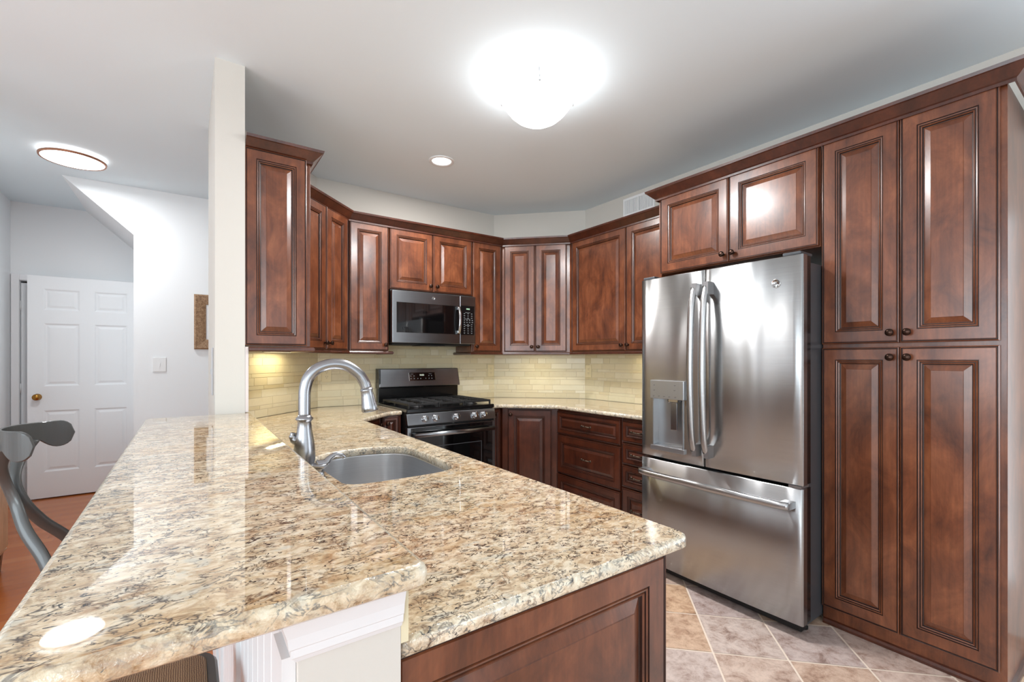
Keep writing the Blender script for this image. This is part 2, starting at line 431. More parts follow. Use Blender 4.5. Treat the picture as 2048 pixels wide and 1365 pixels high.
def knob(parent, x, z, y=-0.02):
    M = Matrix.Translation((x, y, z)) @ Matrix.Rotation(PI/2, 4, 'X')
    pr = [(0.0075, 0), (0.007, 0.004), (0.005, 0.008), (0.0055, 0.013), (0.011, 0.017), (0.0155, 0.021), (0.016, 0.025), (0.0135, 0.029), (0.007, 0.0315), (0.0, 0.032)]
    return MB().lathe(pr, 18, 0, M).build('knob', KNOB, parent)
def pull(parent, x, z, y=-0.02, L=0.095):
    b = MB()
    p = smooth_path([(x-L/2, y, z), (x-L/2+0.004, y-0.014, z+0.001), (x-L*0.3, y-0.024, z+0.003), (x, y-0.028, z+0.004), (x+L*0.3, y-0.024, z+0.003), (x+L/2-0.004, y-0.014, z+0.001), (x+L/2, y, z)], 5)
    b.tube(p, 0.0048, 10)
    for s_ in (-1, 1):
        b.lathe([(0.009, 0), (0.009, 0.003), (0.006, 0.006)], 14, 0, Matrix.Translation((x+s_*L/2, y, z)) @ Matrix.Rotation(PI/2, 4, 'X'))
    b.lathe([(0.0055, -0.006), (0.0085, 0), (0.0055, 0.006)], 12, 0, Matrix.Translation((x, y-0.028, z+0.004)) @ Matrix.Rotation(PI/2, 4, 'Y'))
    return b.build('handle', PEWTER, parent)
def door(parent, x, z, w, h, kn=None, name='door', mat=WOOD, fr=0.056, rot=0, loc=None, t=0.02, k=1.0):
    o = door_mesh(w, h, fr, t, k).build(name, [mat, GLAZE], parent, loc or (x, 0, z), (0, 0, rot))
    if kn:
        kx = {'l': 0.028, 'r': w-0.028}[kn[0]]; kz = {'b': 0.045, 't': h-0.045}[kn[1]]
        knob(o, kx, kz, -t)
    return o
def drawer(parent, x, z, w, h, fr=0.034, k=0.8, mat=WOOD):
    o = door_mesh(w, h, fr, 0.02, k).build('drawer', [mat, GLAZE], parent, (x, 0, z))
    pull(o, w/2, h/2, -0.018)
    return o

ZB, ZT = 1.345, 2.336
ZC = 2.718
YB, XR = 3.859, 3.1375          # back wall, right wall
XL = 0.231                      # kitchen side of the left wall / knee wall

# ------------------------------------------------------------ room shell
def wallbox(name, x0, x1, y0, y1, z0=0, z1=ZC, mat=WALLK):
    return struct(MB().box(x0, x1, y0, y1, z0, z1).build(name, mat))
struct(MB().box(-4.3, 3.35, -3.4, 6.3, ZC, ZC+0.1).build('ceiling', CEIL))
# kitchen left wall (the end of it reads as a pillar) with its diagonal corner; L-shaped mesh
mb = MB().prism([(0.107, 2.60), (XL, 2.60), (XL, 3.255), (0.835, YB), (0.835, 4.0), (0.107, 3.425)], 0, ZC)
struct(mb.build('wall_left', WALLK))
struct(MB().prism([(0.835, YB), (2.5, YB), (2.5, 4.0), (0.835, 4.0)], 0, ZC).build('wall_back', WALLK))
struct(MB().prism([(2.5, YB), (XR, 3.222), (3.28, 3.222), (3.28, 4.0), (2.5, 4.0)], 0, ZC).build('wall_back_diagonal', WALLK))
def wall_windowed(name, axis, c0, c1, a0, a1, w0, w1, z0, z1, mat):
    b = MB()
    def bb(u0, u1, q0, q1):
        if axis == 'x': b.box(c0, c1, u0, u1, q0, q1)
        else: b.box(u0, u1, c0, c1, q0, q1)
    bb(a0, w0, 0, ZC); bb(w1, a1, 0, ZC); bb(w0, w1, 0, z0) if z0 > 0 else None; bb(w0, w1, z1, ZC)
    return struct(b.build(name, mat))
wall_windowed('wall_right', 'x', XR, 3.28, -3.35, 3.222, -1.65, 0.15, 0.02, 2.15, WALLK)
wall_windowed('wall_rear', 'y', -3.35, -3.2, -1.5, XR, -1.25, 2.05, 0.45, 2.4, WALLK)
wall_windowed('wall_rear_left', 'y', -3.35, -3.2, -4.3, -1.5, -3.65, -1.85, 0.45, 2.4, WALLK)  # opening made for the added hall fill
wall_windowed('wall_living', 'x', -4.3, -4.15, -3.2, 3.0, -1.2, 1.6, 0.7, 2.2, WALLH)
wallbox('wall_living_end', -4.3, -1.45, 3.0, 3.15, mat=WALLH)
wallbox('wall_hall_left', -1.45, -1.31, 3.0, 6.18, mat=WALLH)
# hall end wall with a door opening
b = MB(); b.box(-1.31, -1.25, 6.03, 6.18, 0, ZC); b.box(-0.42, -0.30, 6.03, 6.18, 0, ZC); b.box(-1.25, -0.42, 6.03, 6.18, 2.0, ZC)
struct(b.build('wall_hall_end', WALLH))
# wall under the stairs with the sloping soffit running back to the end wall
b = MB(); b.box(-0.366, 2.2, 4.953, 6.18, 0, ZC)
b.add([(-0.80, 4.953, ZC), (-0.366, 4.953, 2.319), (-0.366, 4.953, ZC), (-0.80, 6.03, ZC), (-0.366, 6.03, 2.319), (-0.366, 6.03, ZC)],
      [(0, 1, 2), (3, 5, 4), (0, 3, 4, 1), (0, 2, 5, 3)])
struct(b.build('wall_stair', WALLH))
wallbox('wall_passage_end', 2.2, 2.35, 4.0, 6.18, mat=WALLH)

# windows / patio door in the openings
def window(name, axis, c, w0, w1, z0, z1, nx):
    b = MB(); t = 0.05
    def bb(u0, u1, q0, q1, th=0.03):
        if axis == 'x': b.box(c-th, c+th, u0, u1, q0, q1)
        else: b.box(u0, u1, c-th, c+th, q0, q1)
    bb(w0, w1, z0, z0+t); bb(w0, w1, z1-t, z1); bb(w0, w0+t, z0+t, z1-t); bb(w1-t, w1, z0+t, z1-t)
    for i in range(1, nx):
        u = w0+(w1-w0)*i/nx; bb(u-0.03, u+0.03, z0+t, z1-t)
    return struct(b.build(name, TRIMW))
window('window_1', 'y', -3.26, -1.25, 2.05, 0.45, 2.4, 3)
window('window_added', 'y', -3.26, -3.65, -1.85, 0.45, 2.4, 2)  # unseen window, added to go with the hall fill lamp
window('window_2', 'x', -4.22, -1.2, 1.6, 0.7, 2.2, 3)
window('door_2', 'x', 3.2, -1.65, 0.15, 0.02, 2.15, 2)

wallbox('wall_light_block', -1.45, -0.30, 6.181, 6.3, mat=WALLH)  # unseen slab added behind the door to block sky light in its gap
# floors
XS = 0.17
struct(MB().box(XS, 3.3, -3.4, 4.0, -0.08, -0.0015).build('floor_kitchen_bed', GROUTF))
def clip_poly(poly, x0, x1, y0, y1):
    def cl(P, f, inter):
        out = []
        for i in range(len(P)):
            a, b_ = P[i-1], P[i]
            if f(b_):
                if not f(a): out.append(inter(a, b_))
                out.append(b_)
            elif f(a): out.append(inter(a, b_))
        return out
    for ax, lim, sg in ((0, x0, 1), (0, x1, -1), (1, y0, 1), (1, y1, -1)):
        f = lambda p: sg*(p[ax]-lim) >= 0
        def it(a, b_):
            t = (lim-a[ax])/(b_[ax]-a[ax]); return (a[0]+(b_[0]-a[0])*t, a[1]+(b_[1]-a[1])*t)
        if poly: poly = cl(poly, f, it)
    return poly
b = MB(); P_ = 0.3045; g = 0.0042; r2 = math.sqrt(0.5)
for i in range(-16, 22):
    for j in range(-16, 22):
        u0, u1, v0, v1 = i*P_+g, (i+1)*P_-g, j*P_+g, (j+1)*P_-g
        q = [(1.876+(u-v)*r2, 1.138+(u+v)*r2) for u, v in ((u0, v0), (u1, v0), (u1, v1), (u0, v1))]
        q = clip_poly(q, XS, 3.137, -3.2, 3.9)
        if len(q) > 2: b.add([(x, y, 0) for x, y in q], [tuple(range(len(q)))])
o = b.build('floor_kitchen', FTILE, fix=False); struct(o)
struct(MB().box(-4.3, XS, -3.4, 6.3, -0.08, -0.0015).build('floor_hall_bed', GROUTW))
b = MB(); rr = random.Random(3); y = -3.2
while y < 6.1:
    x = -4.3-rr.random()
    while x < 2.4:
        L = rr.uniform(0.5, 1.3); a0 = max(x, -4.3); a1 = min(x+L, 2.2 if y > 4.0 else XS)
        if a1-a0 > 0.01: b.add([(a0+0.0006, y+0.0006, 0), (a1-0.0006, y+0.0006, 0), (a1-0.0006, y+0.0824, 0), (a0+0.0006, y+0.0824, 0)], [(0, 1, 2, 3)])
        x += L
    y += 0.083
struct(b.build('floor_hall', PLANK, fix=False))

# baseboards
def base(name, path, h=0.11, t=0.014):
    struct(sweep(MB(), [(0, 0), (t, 0), (t, h*0.78), (t*0.6, h*0.9), (t*0.35, h), (0, h)], path).build(name, TRIMH))
base('baseboard_hall_left', [(-1.31, 3.0), (-1.31, 6.03)])
base('baseboard_stair', [(-0.366, 6.0), (-0.366, 4.953), (2.19, 4.953)][1:])
base('baseboard_living', [(-4.15, -3.2), (-4.15, 3.0)])

# ------------------------------------------------------------ knee wall and its trim
KY = 0.590; KX = 0.2335
struct(MB().box(0.107, KX, KY, 2.60, 0, 0.989).build('wall_knee', WALLK))
# white moulding cap around the end under the bar
b = MB()
pr = [(0, 0.928), (0.004, 0.928), (0.007, 0.934), (0.009, 0.936), (0.010, 0.946), (0.012, 0.948), (0.014, 0.962), (0.021, 0.984), (0.021, 0.989), (0, 0.989)]
sweep(b, pr, [(0.107, 2.59), (0.107, KY), (KX, KY)])
struct(b.build('trim_1', TRIMW))
# pilaster boards and panelling on the stool side
b = MB(); b.box(0.091, 0.1065, KY+0.012, KY+0.075, 0, 0.927)
for k in range(1, 4): b.box(0.091, 0.1065, KY+0.012+k*0.62, KY+0.085+k*0.62, 0.1405, 0.927)
b.box(0.091, 0.1065, KY+0.0755, 2.58, 0, 0.14)
struct(b.build('trim_2', TRIMW))
b = MB()
for k in range(0, 24):
    y0 = KY+0.078+k*0.078
    if y0+0.074 < 2.58: b.box(0.099, 0.1068, y0, y0+0.074, 0.1405, 0.927)
struct(b.build('trim_3', TRIMW, bevel=0.002, seg=1))

# ------------------------------------------------------------ counters
def slab(name, outline, z0, z1, label, cat='countertop', r=0.008, hole=None, mats=(GRAN, GRANE)):
    """outline ccw; hole ccw; rounded over edge, top filled around the hole"""
    bm = bmesh.new()
    lev = [(r, z0), (0, z0+r*0.7), (0, z1-r), (r*0.3, z1-r*0.35), (r, z1)]
    loops = []
    for d, z in lev:
        loops.append([bm.verts.new((x, y, z)) for x, y in offs(outline, d)])
    for a, c in zip(loops, loops[1:]):
        n = len(a)
        for k in range(n):
            f = bm.faces.new((a[k], a[(k+1) % n], c[(k+1) % n], c[k])); f.material_index = 1; f.smooth = True
    hl = None
    if hole:
        hl = [[bm.verts.new((x, y, z)) for x, y in offs(hole, d)] for d, z in ((0, z0), (0, z1-r*0.6), (-r*0.6, z1))]
        for a, c in zip(hl, hl[1:]):
            n = len(a)
            for k in range(n):
                f = bm.faces.new((a[k], a[(k+1) % n], c[(k+1) % n], c[k])); f.material_index = 1; f.smooth = True
    for top in (True, False):
        L = [loops[-1] if top else loops[0]]
        if hl: L.append(hl[-1] if top else hl[0])
        ed = []
        for lp in L:
            for k in range(len(lp)):
                ed.append(bm.edges.get((lp[k], lp[(k+1) % len(lp)])))
        bmesh.ops.triangle_fill(bm, use_beauty=True, use_dissolve=False, edges=ed)
    bmesh.ops.recalc_face_normals(bm, faces=bm.faces)
    me = bpy.data.meshes.new(name); bm.to_mesh(me); bm.free()
    for m in mats: me.materials.append(m)
    o = bpy.data.objects.new(name, me); COL.objects.link(o)
    return tag(o, label, cat)
CZ0, CZ = 0.871, 0.901
sinkpts = [(0.392, 1.50), (0.40, 1.445), (0.45, 1.418), (0.58, 1.413), (0.70, 1.418), (0.762, 1.45), (0.782, 1.52), (0.786, 1.68), (0.784, 1.84),
           (0.755, 1.925), (0.69, 1.968), (0.60, 1.985), (0.50, 1.972), (0.425, 1.925), (0.394, 1.85), (0.386, 1.68)]
def closed_smooth(P, n=4):
    m = len(P); out = []
    for i in range(m):
        a, b_, c, d = [Vector((*P[(i+k) % m], 0)) for k in (-1, 0, 1, 2)]
        for k in range(n):
            t = k/n; q = 0.5*((2*b_)+(c-a)*t+(2*a-5*b_+4*c-d)*t*t+(-a+3*b_-3*c+d)*t**3); out.append((q.x, q.y))
    return out
sink_hole = closed_smooth(sinkpts)
# left wall tile face at x=XL+0.012, back tile face y=YB-0.011
co = [(0.2345, 0.597), (0.902, 0.597), (0.902, 2.945), (1.197, 3.24), (1.296, 3.24), (1.296, 3.846), (0.844, 3.846), (0.2445, 3.250), (0.2445, 2.63), (0.2345, 2.598)]
slab('countertop', roundpoly(co, [0, 0.03, 0.012, 0.05, 0.012, 0, 0, 0, 0, 0], 5), CZ0, CZ, 'granite peninsula countertop around the undermount sink, one step below the bar', hole=sink_hole)
co = [(2.063, 3.22), (2.155, 3.22), (2.487, 2.888), (2.487, 1.965), (3.124, 1.965), (3.124, 3.222), (2.50, 3.846), (2.063, 3.846)]
slab('countertop', roundpoly(co, [0.012, 0.05, 0.05, 0, 0, 0, 0, 0], 5), CZ0, CZ, 'granite countertop in the far right corner between the range and the refrigerator')
bo = [(-0.153, 0.544), (0.257, 0.544), (0.257, 2.597), (-0.153, 2.597)]
slab('bar_counter', roundpoly(bo, [0.045, 0.018, 0, 0.03], 6), 0.989, 1.0192, 'raised granite bar top in front, reaching back to the white wall end', 'bar counter', r=0.010)

# ------------------------------------------------------------ tile backsplash (individual stones)
def tiles(mb, p0, p1, z0, z1, seed, th=0.011, rows=None, gap=0.0012):
    """along p0->p1, tile faces on the right hand side of travel"""
    rg = random.Random(seed); d = Vector((p1[0]-p0[0], p1[1]-p0[1])); L = d.length; d.normalize(); nrm = Vector((d.y, -d.x))
    def pt(u, o, z): return (p0[0]+d.x*u+nrm.x*o, p0[1]+d.y*u+nrm.y*o, z)
    mb.add([pt(0, th-0.002, z0), pt(L, th-0.002, z0), pt(L, th-0.002, z1), pt(0, th-0.002, z1), pt(0, 0.0005, z0), pt(L, 0.0005, z0), pt(L, 0.0005, z1), pt(0, 0.0005, z1)],
           [(0, 1, 2, 3), (5, 4, 7, 6), (0, 3, 7, 4), (1, 5, 6, 2), (3, 2, 6, 7), (0, 4, 5, 1)], 1)
    z = z0; i = 0
    while z < z1-0.004:
        hh = ROWS[i % len(ROWS)]; i += 1; zt = min(z+hh, z1)
        u = -rg.uniform(0, 0.25)
        while u < L:
            w = rg.choice((0.08, 0.12, 0.16, 0.2, 0.26, 0.3)); a, c = max(u, 0)+gap, min(u+w, L)-gap
            if c-a > 0.004 and zt-z > 0.004:
                q = [(a, z+gap), (c, z+gap), (c, zt-gap), (a, zt-gap)]
                e = 0.0008
                q2 = [(a+e, z+gap+e), (c-e, z+gap+e), (c-e, zt-gap-e), (a+e, zt-gap-e)]
                vs = [pt(x_, th-0.002, z_) for x_, z_ in q]+[pt(x_, th, z_) for x_, z_ in q2]
                mb.add(vs, [(4, 5, 6, 7), (0, 1, 5, 4), (1, 2, 6, 5), (2, 3, 7, 6), (3, 0, 4, 7)], 0)
            u += w
        z = zt
ROWS = [0.052, 0.026, 0.052, 0.052, 0.026, 0.052, 0.026, 0.052, 0.052, 0.026]
b = MB()
zt = ZB-0.002
tiles(b, (XL, 2.615), (XL, 3.255), CZ+0.0005, zt, 1)
tiles(b, (XL, 3.255), (0.835, YB), CZ+0.0005, zt, 2)
tiles(b, (0.835, YB), (2.5, YB), CZ+0.0005, 1.42, 3)
tiles(b, (2.5, YB), (XR, 3.222), CZ+0.0005, zt, 4)
tiles(b, (XR, 3.222), (XR, 1.97), CZ+0.0005, zt, 5)
tag(b.build('tile_backsplash', [TRAV, GROUT], fix=False), 'cream travertine brick tile backsplash on the walls above the counters', 'backsplash')
b = MB(); tiles(b, (KX, KY+0.004), (KX, 2.60), CZ+0.0005, 0.9885, 6)
b.box(KX+0.0005, KX+0.0112, KY+0.0005, KY+0.0035, CZ+0.0005, 0.9885, 0)
tag(b.build('riser_tile', [TRAV, GROUT], fix=False), 'narrow strip of cream tile between the lower counter and the bar top', 'backsplash')
tag(MB().box(XL+0.0005, XL+0.0155, 2.6, 2.614, 1.021, ZB-0.002).build('edge_tile', simple('pale_pencil_tile', (216, 204, 200), 0.4), bevel=0.002),
    'pale vertical edge tile on the wall end, under the tall end panel', 'tile')

# ------------------------------------------------------------ wall cabinets
def wl(c, pts):
    r = -c.rotation_euler.z; ox, oy = c.location.x, c.location.y
    return [((x-ox)*math.cos(r)-(y-oy)*math.sin(r), (x-ox)*math.sin(r)+(y-oy)*math.cos(r)) for x, y in pts]
def body(parent, w, d, z0, z1, mat=WOOD, x0=0):
    return MB().box(x0, x0+w, 0.0005, d, z0, z1).build('body', mat, parent, bevel=0.0015, seg=1)
YU = 3.543; XU = 2.835; XLf = 0.518            # box faces (door fronts 20 mm before)
G = 0.003
# left wall cabinet: faces +X, its end panel faces the viewer
c1 = thing('wall_cabinet', 'tall wall cabinet beside the white wall end, raised end panel facing the viewer', 'cabinet', (XLf, 2.62, 0), PI/2)
body(c1, 0.475, XLf-XL-0.002, ZB, ZT)
door(c1, 0.012, ZB+0.004, 0.455, ZT-ZB-0.01, 'rb')
dd = door(c1, 0, 0, 0.283, ZT-ZB-0.012, None, 'end_panel', WOOD, 0.05, -PI/2, (-0.0005, 0.288, ZB+0.006))
# left diagonal corner
AL = (0.545+0.002, 3.103); BLc = (0.986, 3.543)
Ld = math.hypot(BLc[0]-AL[0], BLc[1]-AL[1])
def corner_upper(loc, rot, L, label, dp, xs):
    c = thing('corner_wall_cabinet', label, 'cabinet', (loc[0], loc[1], 0), rot)
    k = dp
    MB().prism([(0, 0.0005), (L, 0.0005)]+wl(c, xs), ZB, ZT).build('body', WOOD, c)
    s_ = 0.028; dw = (L-2*s_-G)/2
    door(c, s_, ZB+0.004, dw, ZT-ZB-0.01, 'rb'); door(c, s_+dw+G, ZB+0.004, dw, ZT-ZB-0.01, 'lb')
    return c
corner_upper((AL[0], AL[1]-0.0), PI/4, Ld, 'diagonal double-door wall cabinet in the left corner, half hidden by the tall end panel', 0.29, [(0.986, 3.846), (0.845, 3.846), (0.246, 3.262), (0.246, 3.103)])
# back wall
def upper(loc, rot, w, z0, doors, label, d=0.30, mat=WOOD, name='wall_cabinet', zt=ZT, x0=0):
    c = thing(name, label, 'cabinet', (loc[0], loc[1], 0), rot)
    body(c, w, d, z0, zt, mat, x0)
    for (x, dw, kn) in doors: door(c, x, z0+0.004, dw, zt-z0-0.01, kn)
    return c
upper((0.991, YU), 0, 0.307, ZB, [(0.004, 0.300, 'rb')], 'narrow single-door wall cabinet just left of the microwave')
upper((1.301, YU), 0, 0.757, 1.838, [(0.004, 0.373, 'rb'), (0.380, 0.373, 'lb')], 'short double-door wall cabinet directly above the microwave')
upper((2.061, YU), 0, 0.307, ZB, [(0.004, 0.296, 'lb')], 'narrow single-door wall cabinet just right of the microwave')
Lr = math.hypot(2.835-2.390, 3.543-3.098)
corner_upper((2.390-0.007+0.0, YU+0.007), -PI/4, Lr, 'diagonal double-door wall cabinet in the right corner, facing the room', 0.29, [(2.83, 3.085), (3.122, 3.085), (3.122, 3.224), (2.497, 3.846), (2.383, 3.846)])
upper((XU, 3.078), -PI/2, 1.128, ZB, [(0.010, 0.618, 'rb'), (0.633, 0.488, 'lb')], 'dark wall cabinet between the right corner and the refrigerator cabinet')
# over the refrigerator, and the pantry
XP = 2.542
c = upper((XP, 1.905), -PI/2, 0.93, 1.836, [(0.004, 0.462, 'rb'), (0.469, 0.457, 'lb')], 'double-door cabinet above the refrigerator', d=XR-XP-0.003)
MB().box(-0.019, -0.0005, 0.003, XR-XP-0.003, 0.0, ZT).build('side_panel', WOOD, c)
# pantry
pn = thing('pantry_cabinet', 'floor-to-crown pantry cabinet with four raised-panel doors right of the refrigerator', 'cabinet', (XP, 0.966, 0), -PI/2)
PW = 0.966-0.345
MB().box(0, PW, 0.0005, XR-XP-0.003, 0, ZT).build('body', WOOD, pn, bevel=0.0015, seg=1)
for (x, w, kb, kt) in ((0.002, 0.298, 'rb', 'rt'), (0.303, 0.300, 'lb', 'lt')):
    door(pn, x, 1.354, w, 2.331-1.354, kb); door(pn, x, 0.086, w, 1.336-0.086, kt)
b = MB(); sweep(b, [(0, 0.001), (0.014, 0.001), (0.014, 0.012), (0.009, 0.022), (0, 0.026)], [(0.004, -0.0), (PW, 0.0), (PW, 0.58)], 0)
b.build('base_moulding', WOODD, pn)

# crown mouldings
cr = [(0.0, 2.318), (0.006, 2.318), (0.006, 2.330), (0.012, 2.334), (0.046, 2.368), (0.052, 2.371), (0.055, 2.384), (0.0, 2.384)]
# travelling so that the room is on the right hand side
def crown(path, label):
    b = MB(); sweep(b, [(o_+0.0215, z) for o_, z in cr][:-1]+[(0.0215, 2.384)], path)
    b2 = MB()
    o = b.build('crown_moulding', WOODD)  # underside shade is put into the colour by the darker maple
    return tag(o, label, 'crown moulding')
# shift the path to the box fronts; offset profile starts at the door front
crown([(XL+0.003, 2.62+0.0205), (XLf, 2.62+0.0205), (XLf, 3.095), (0.977, YU), (2.383, YU), (2.835, 3.09), (XU, 1.987)], 'wooden crown moulding, darkened by painted-in shade, stepping around the back cabinets above the microwave')
crown([(XR-0.003, 1.905+0.0), (XP, 1.905), (XP, 0.345), (XR-0.003, 0.345)], 'wooden crown moulding, darkened by painted-in shade, over the refrigerator cabinet and the pantry')
# light rails below the wall cabinets
rl = [(0.0, ZB-0.001), (0.0, ZB-0.020), (0.006, ZB-0.024), (0.028, ZB-0.024), (0.033, ZB-0.019), (0.033, ZB-0.009), (0.028, ZB-0.001)]
def rail(path, label):
    return tag(sweep(MB(), rl, path).build('light_rail', WOODD, bevel=0.001, seg=1), label, 'moulding')
rail([(XL+0.017, 2.62+0.001), (XLf, 2.621), (XLf, 3.095), (0.977, YU), (1.298, YU), (1.298, YU+0.29)], 'dark wooden light rail under the left cabinets, ending beside the microwave')
rail([(2.062, YU+0.29), (2.062, YU), (2.383, YU), (2.835, 3.09), (XU, 1.93)], 'dark wooden light rail under the right corner cabinets')

# ------------------------------------------------------------ base cabinets
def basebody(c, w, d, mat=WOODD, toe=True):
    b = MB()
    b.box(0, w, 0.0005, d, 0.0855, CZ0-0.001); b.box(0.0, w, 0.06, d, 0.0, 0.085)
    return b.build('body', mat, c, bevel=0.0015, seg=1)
# peninsula (faces +X), end panel toward the viewer
XPn = 0.838
c = thing('base_cabinet', 'peninsula base cabinet whose raised end panel faces the viewer under the granite', 'cabinet', (XPn, 0.635, 0), PI/2)
b = MB(); b.box(0, 0.72, 0.0005, XPn-0.259, 0.0855, CZ0-0.001); b.box(0, 0.72, 0.06, XPn-0.259, 0, 0.085); b.build('body', WOOD, c)
door(c, 0.01, 0.09, 0.345, CZ0-0.1, 'rt'); door(c, 0.36, 0.09, 0.35, CZ0-0.1, 'lt')
door(c, 0, 0, XPn-0.2350, CZ0-0.003, None, 'end_panel', WOOD, 0.056, -PI/2, (-0.0005, XPn-0.2353, 0.001))
c = thing('sink_base_cabinet', 'wooden base cabinet below the sink, behind the peninsula end', 'cabinet', (XPn, 1.356, 0), PI/2)
b = MB(); b.box(0, 0.76, 0.0005, XPn-0.259, 0.0855, 0.60); b.box(0, 0.76, 0.0005, 0.018, 0.6005, CZ0-0.001); b.box(0, 0.76, 0.06, XPn-0.259, 0, 0.085); b.build('body', WOOD, c)
door(c, 0.01, 0.09, 0.366, CZ0-0.1, 'rt'); door(c, 0.38, 0.09, 0.366, CZ0-0.1, 'lt')
c = thing('base_cabinet', 'base cabinet along the left wall beyond the sink', 'cabinet', (XPn, 2.117, 0), PI/2)
b = MB(); b.box(0, 0.855, 0.0005, XPn-0.259, 0.0855, CZ0-0.001); b.box(0, 0.855, 0.06, XPn-0.259, 0, 0.085); b.build('body', WOOD, c)
door(c, 0.01, 0.09, 0.415, CZ0-0.1, 'rt'); door(c, 0.43, 0.09, 0.415, CZ0-0.1, 'lt')
YBf = 3.262                                        # base box front on the back wall
Lc = math.hypot(1.18-0.862, YBf-2.952)
c = thing('corner_base_cabinet', 'dark diagonal base cabinet in the left corner, below the counter beside the range', 'cabinet', (0.862-0.013, 2.975, 0), PI/4)
b = MB(); b.prism([(0, 0.0005), (0.40, 0.0005)]+wl(c, [(1.145, 3.27), (1.145, 3.84), (0.85, 3.84), (0.262, 3.252), (0.262, 2.98)]), 0.0855, CZ0-0.001)
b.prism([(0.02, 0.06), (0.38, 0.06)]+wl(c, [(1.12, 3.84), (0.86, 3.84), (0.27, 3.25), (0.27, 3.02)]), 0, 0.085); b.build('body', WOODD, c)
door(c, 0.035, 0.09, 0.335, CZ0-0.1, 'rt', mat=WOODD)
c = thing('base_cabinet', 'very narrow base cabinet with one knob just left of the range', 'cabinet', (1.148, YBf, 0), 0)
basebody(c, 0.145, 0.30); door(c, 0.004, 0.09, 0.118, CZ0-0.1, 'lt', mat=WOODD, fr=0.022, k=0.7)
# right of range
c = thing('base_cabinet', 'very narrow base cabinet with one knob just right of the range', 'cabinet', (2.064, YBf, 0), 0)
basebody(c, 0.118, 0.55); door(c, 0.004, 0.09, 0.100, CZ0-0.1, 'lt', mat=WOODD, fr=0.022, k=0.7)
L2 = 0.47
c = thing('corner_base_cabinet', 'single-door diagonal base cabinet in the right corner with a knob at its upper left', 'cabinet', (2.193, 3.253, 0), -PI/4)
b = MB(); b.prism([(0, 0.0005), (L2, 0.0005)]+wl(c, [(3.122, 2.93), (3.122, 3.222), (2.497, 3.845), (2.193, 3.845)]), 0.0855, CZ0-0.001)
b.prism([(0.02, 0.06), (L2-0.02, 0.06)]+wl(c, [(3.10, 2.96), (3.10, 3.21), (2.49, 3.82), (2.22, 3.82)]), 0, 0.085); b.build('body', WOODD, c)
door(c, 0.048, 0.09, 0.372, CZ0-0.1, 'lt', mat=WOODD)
XB = 2.53
def stack(y, w, zs, label):
    c = thing('drawer_base_cabinet', label, 'cabinet', (XB, y, 0), -PI/2)
    basebody(c, w, XR-XB-0.003)
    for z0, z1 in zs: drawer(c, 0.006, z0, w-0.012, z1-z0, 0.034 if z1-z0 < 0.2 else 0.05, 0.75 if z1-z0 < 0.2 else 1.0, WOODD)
    return c
stack(2.925, 0.70, [(0.668, 0.850), (0.345, 0.655), (0.09, 0.332)], 'three-drawer base cabinet with one shallow and two deep drawers')
stack(2.222, 0.275, [(0.700, 0.850), (0.545, 0.688), (0.385, 0.533), (0.09, 0.373)], 'narrow four-drawer base cabinet partly hidden by the refrigerator')

# ------------------------------------------------------------ refrigerator (local x = viewer's right, y = into the case)
fr = thing('refrigerator', 'stainless steel french-door refrigerator with a water dispenser in the left door', 'refrigerator', (2.262, 1.851, 0), -PI/2)
FW = 0.905
MB().box(0.010, FW-0.024, 0.105, 0.835, 0.03, 1.742).build('case', CASE, fr, bevel=0.004)
MB().box(0.02, FW-0.03, 0.07, 0.13, 0.012, 0.064).build('toe_grille', BLACKM, fr)
for x in (0.05, FW-0.05):
    for y in (0.14, 0.75): MB().lathe([(0.02, 0.0005), (0.02, 0.012), (0.012, 0.014), (0.012, 0.03)], 14, 0, Matrix.Translation((x, y, 0))).build('foot', BLACKM, fr)
def fdoor(name, x0, x1, z0, z1, hole=None):
    """bowed steel door skin with rounded outer edges; dark gasket body behind"""
    w = FW
    def yy(x):
        u = (x/w-0.5)*2; y = 0.0+0.012*u*u
        return y
    xs = [x0, x0+0.003, x0+0.008]+[x0+0.008+(x1-x0-0.016)*k/14 for k in range(1, 14)]+[x1-0.008, x1-0.003, x1]
    if hole: xs = sorted([x for x in xs if not (abs(x-hole[0]) < 0.012 or abs(x-hole[1]) < 0.012)]+[hole[0], hole[1]])
    zs = [z0, z0+0.004, z1-0.004, z1]
    if hole: zs = [z0, z0+0.004, hole[2], hole[3], z1-0.004, z1]
    def P(x, z):
        e = 0
        if x-x0 < 0.001 or x1-x < 0.001: e = 0.012
        elif x-x0 < 0.004 or x1-x < 0.004: e = 0.004
        if z == z0 or z == z1: e = max(e, 0.006)
        return (x, yy(x)+e, z)
    b = MB(); nx, nz = len(xs), len(zs)
    vs = [P(x, z) for z in zs for x in xs]; fs = []
    for j in range(nz-1):
        for i in range(nx-1):
            if hole and xs[i] >= hole[0]-1e-6 and xs[i+1] <= hole[1]+1e-6 and zs[j] >= hole[2]-1e-6 and zs[j+1] <= hole[3]+1e-6: continue
            fs.append((j*nx+i, j*nx+i+1, (j+1)*nx+i+1, (j+1)*nx+i))
    b.add(vs, fs, 0, True)
    yb = 0.06
    # sides, top, bottom returns
    def ret(seq):
        vv = []
        for p in seq: vv += [p, (p[0], yb, p[2])]
        b.add(vv, [(2*i, 2*i+2, 2*i+3, 2*i+1) for i in range(len(seq)-1)], 0)
    ret([P(xs[0], z) for z in zs]); ret([P(xs[-1], z) for z in zs]); ret([P(x, zs[0]) for x in xs]); ret([P(x, zs[-1]) for x in xs])
    o = b.build(name, STEEL, fr, fix=False)
    MB().box(x0+0.004, x1-0.004, yb, 0.1045, z0+0.002, z1-0.002).build('gasket', BLACK, o)
    return o
H = (0.098, 0.300, 0.772, 1.155)
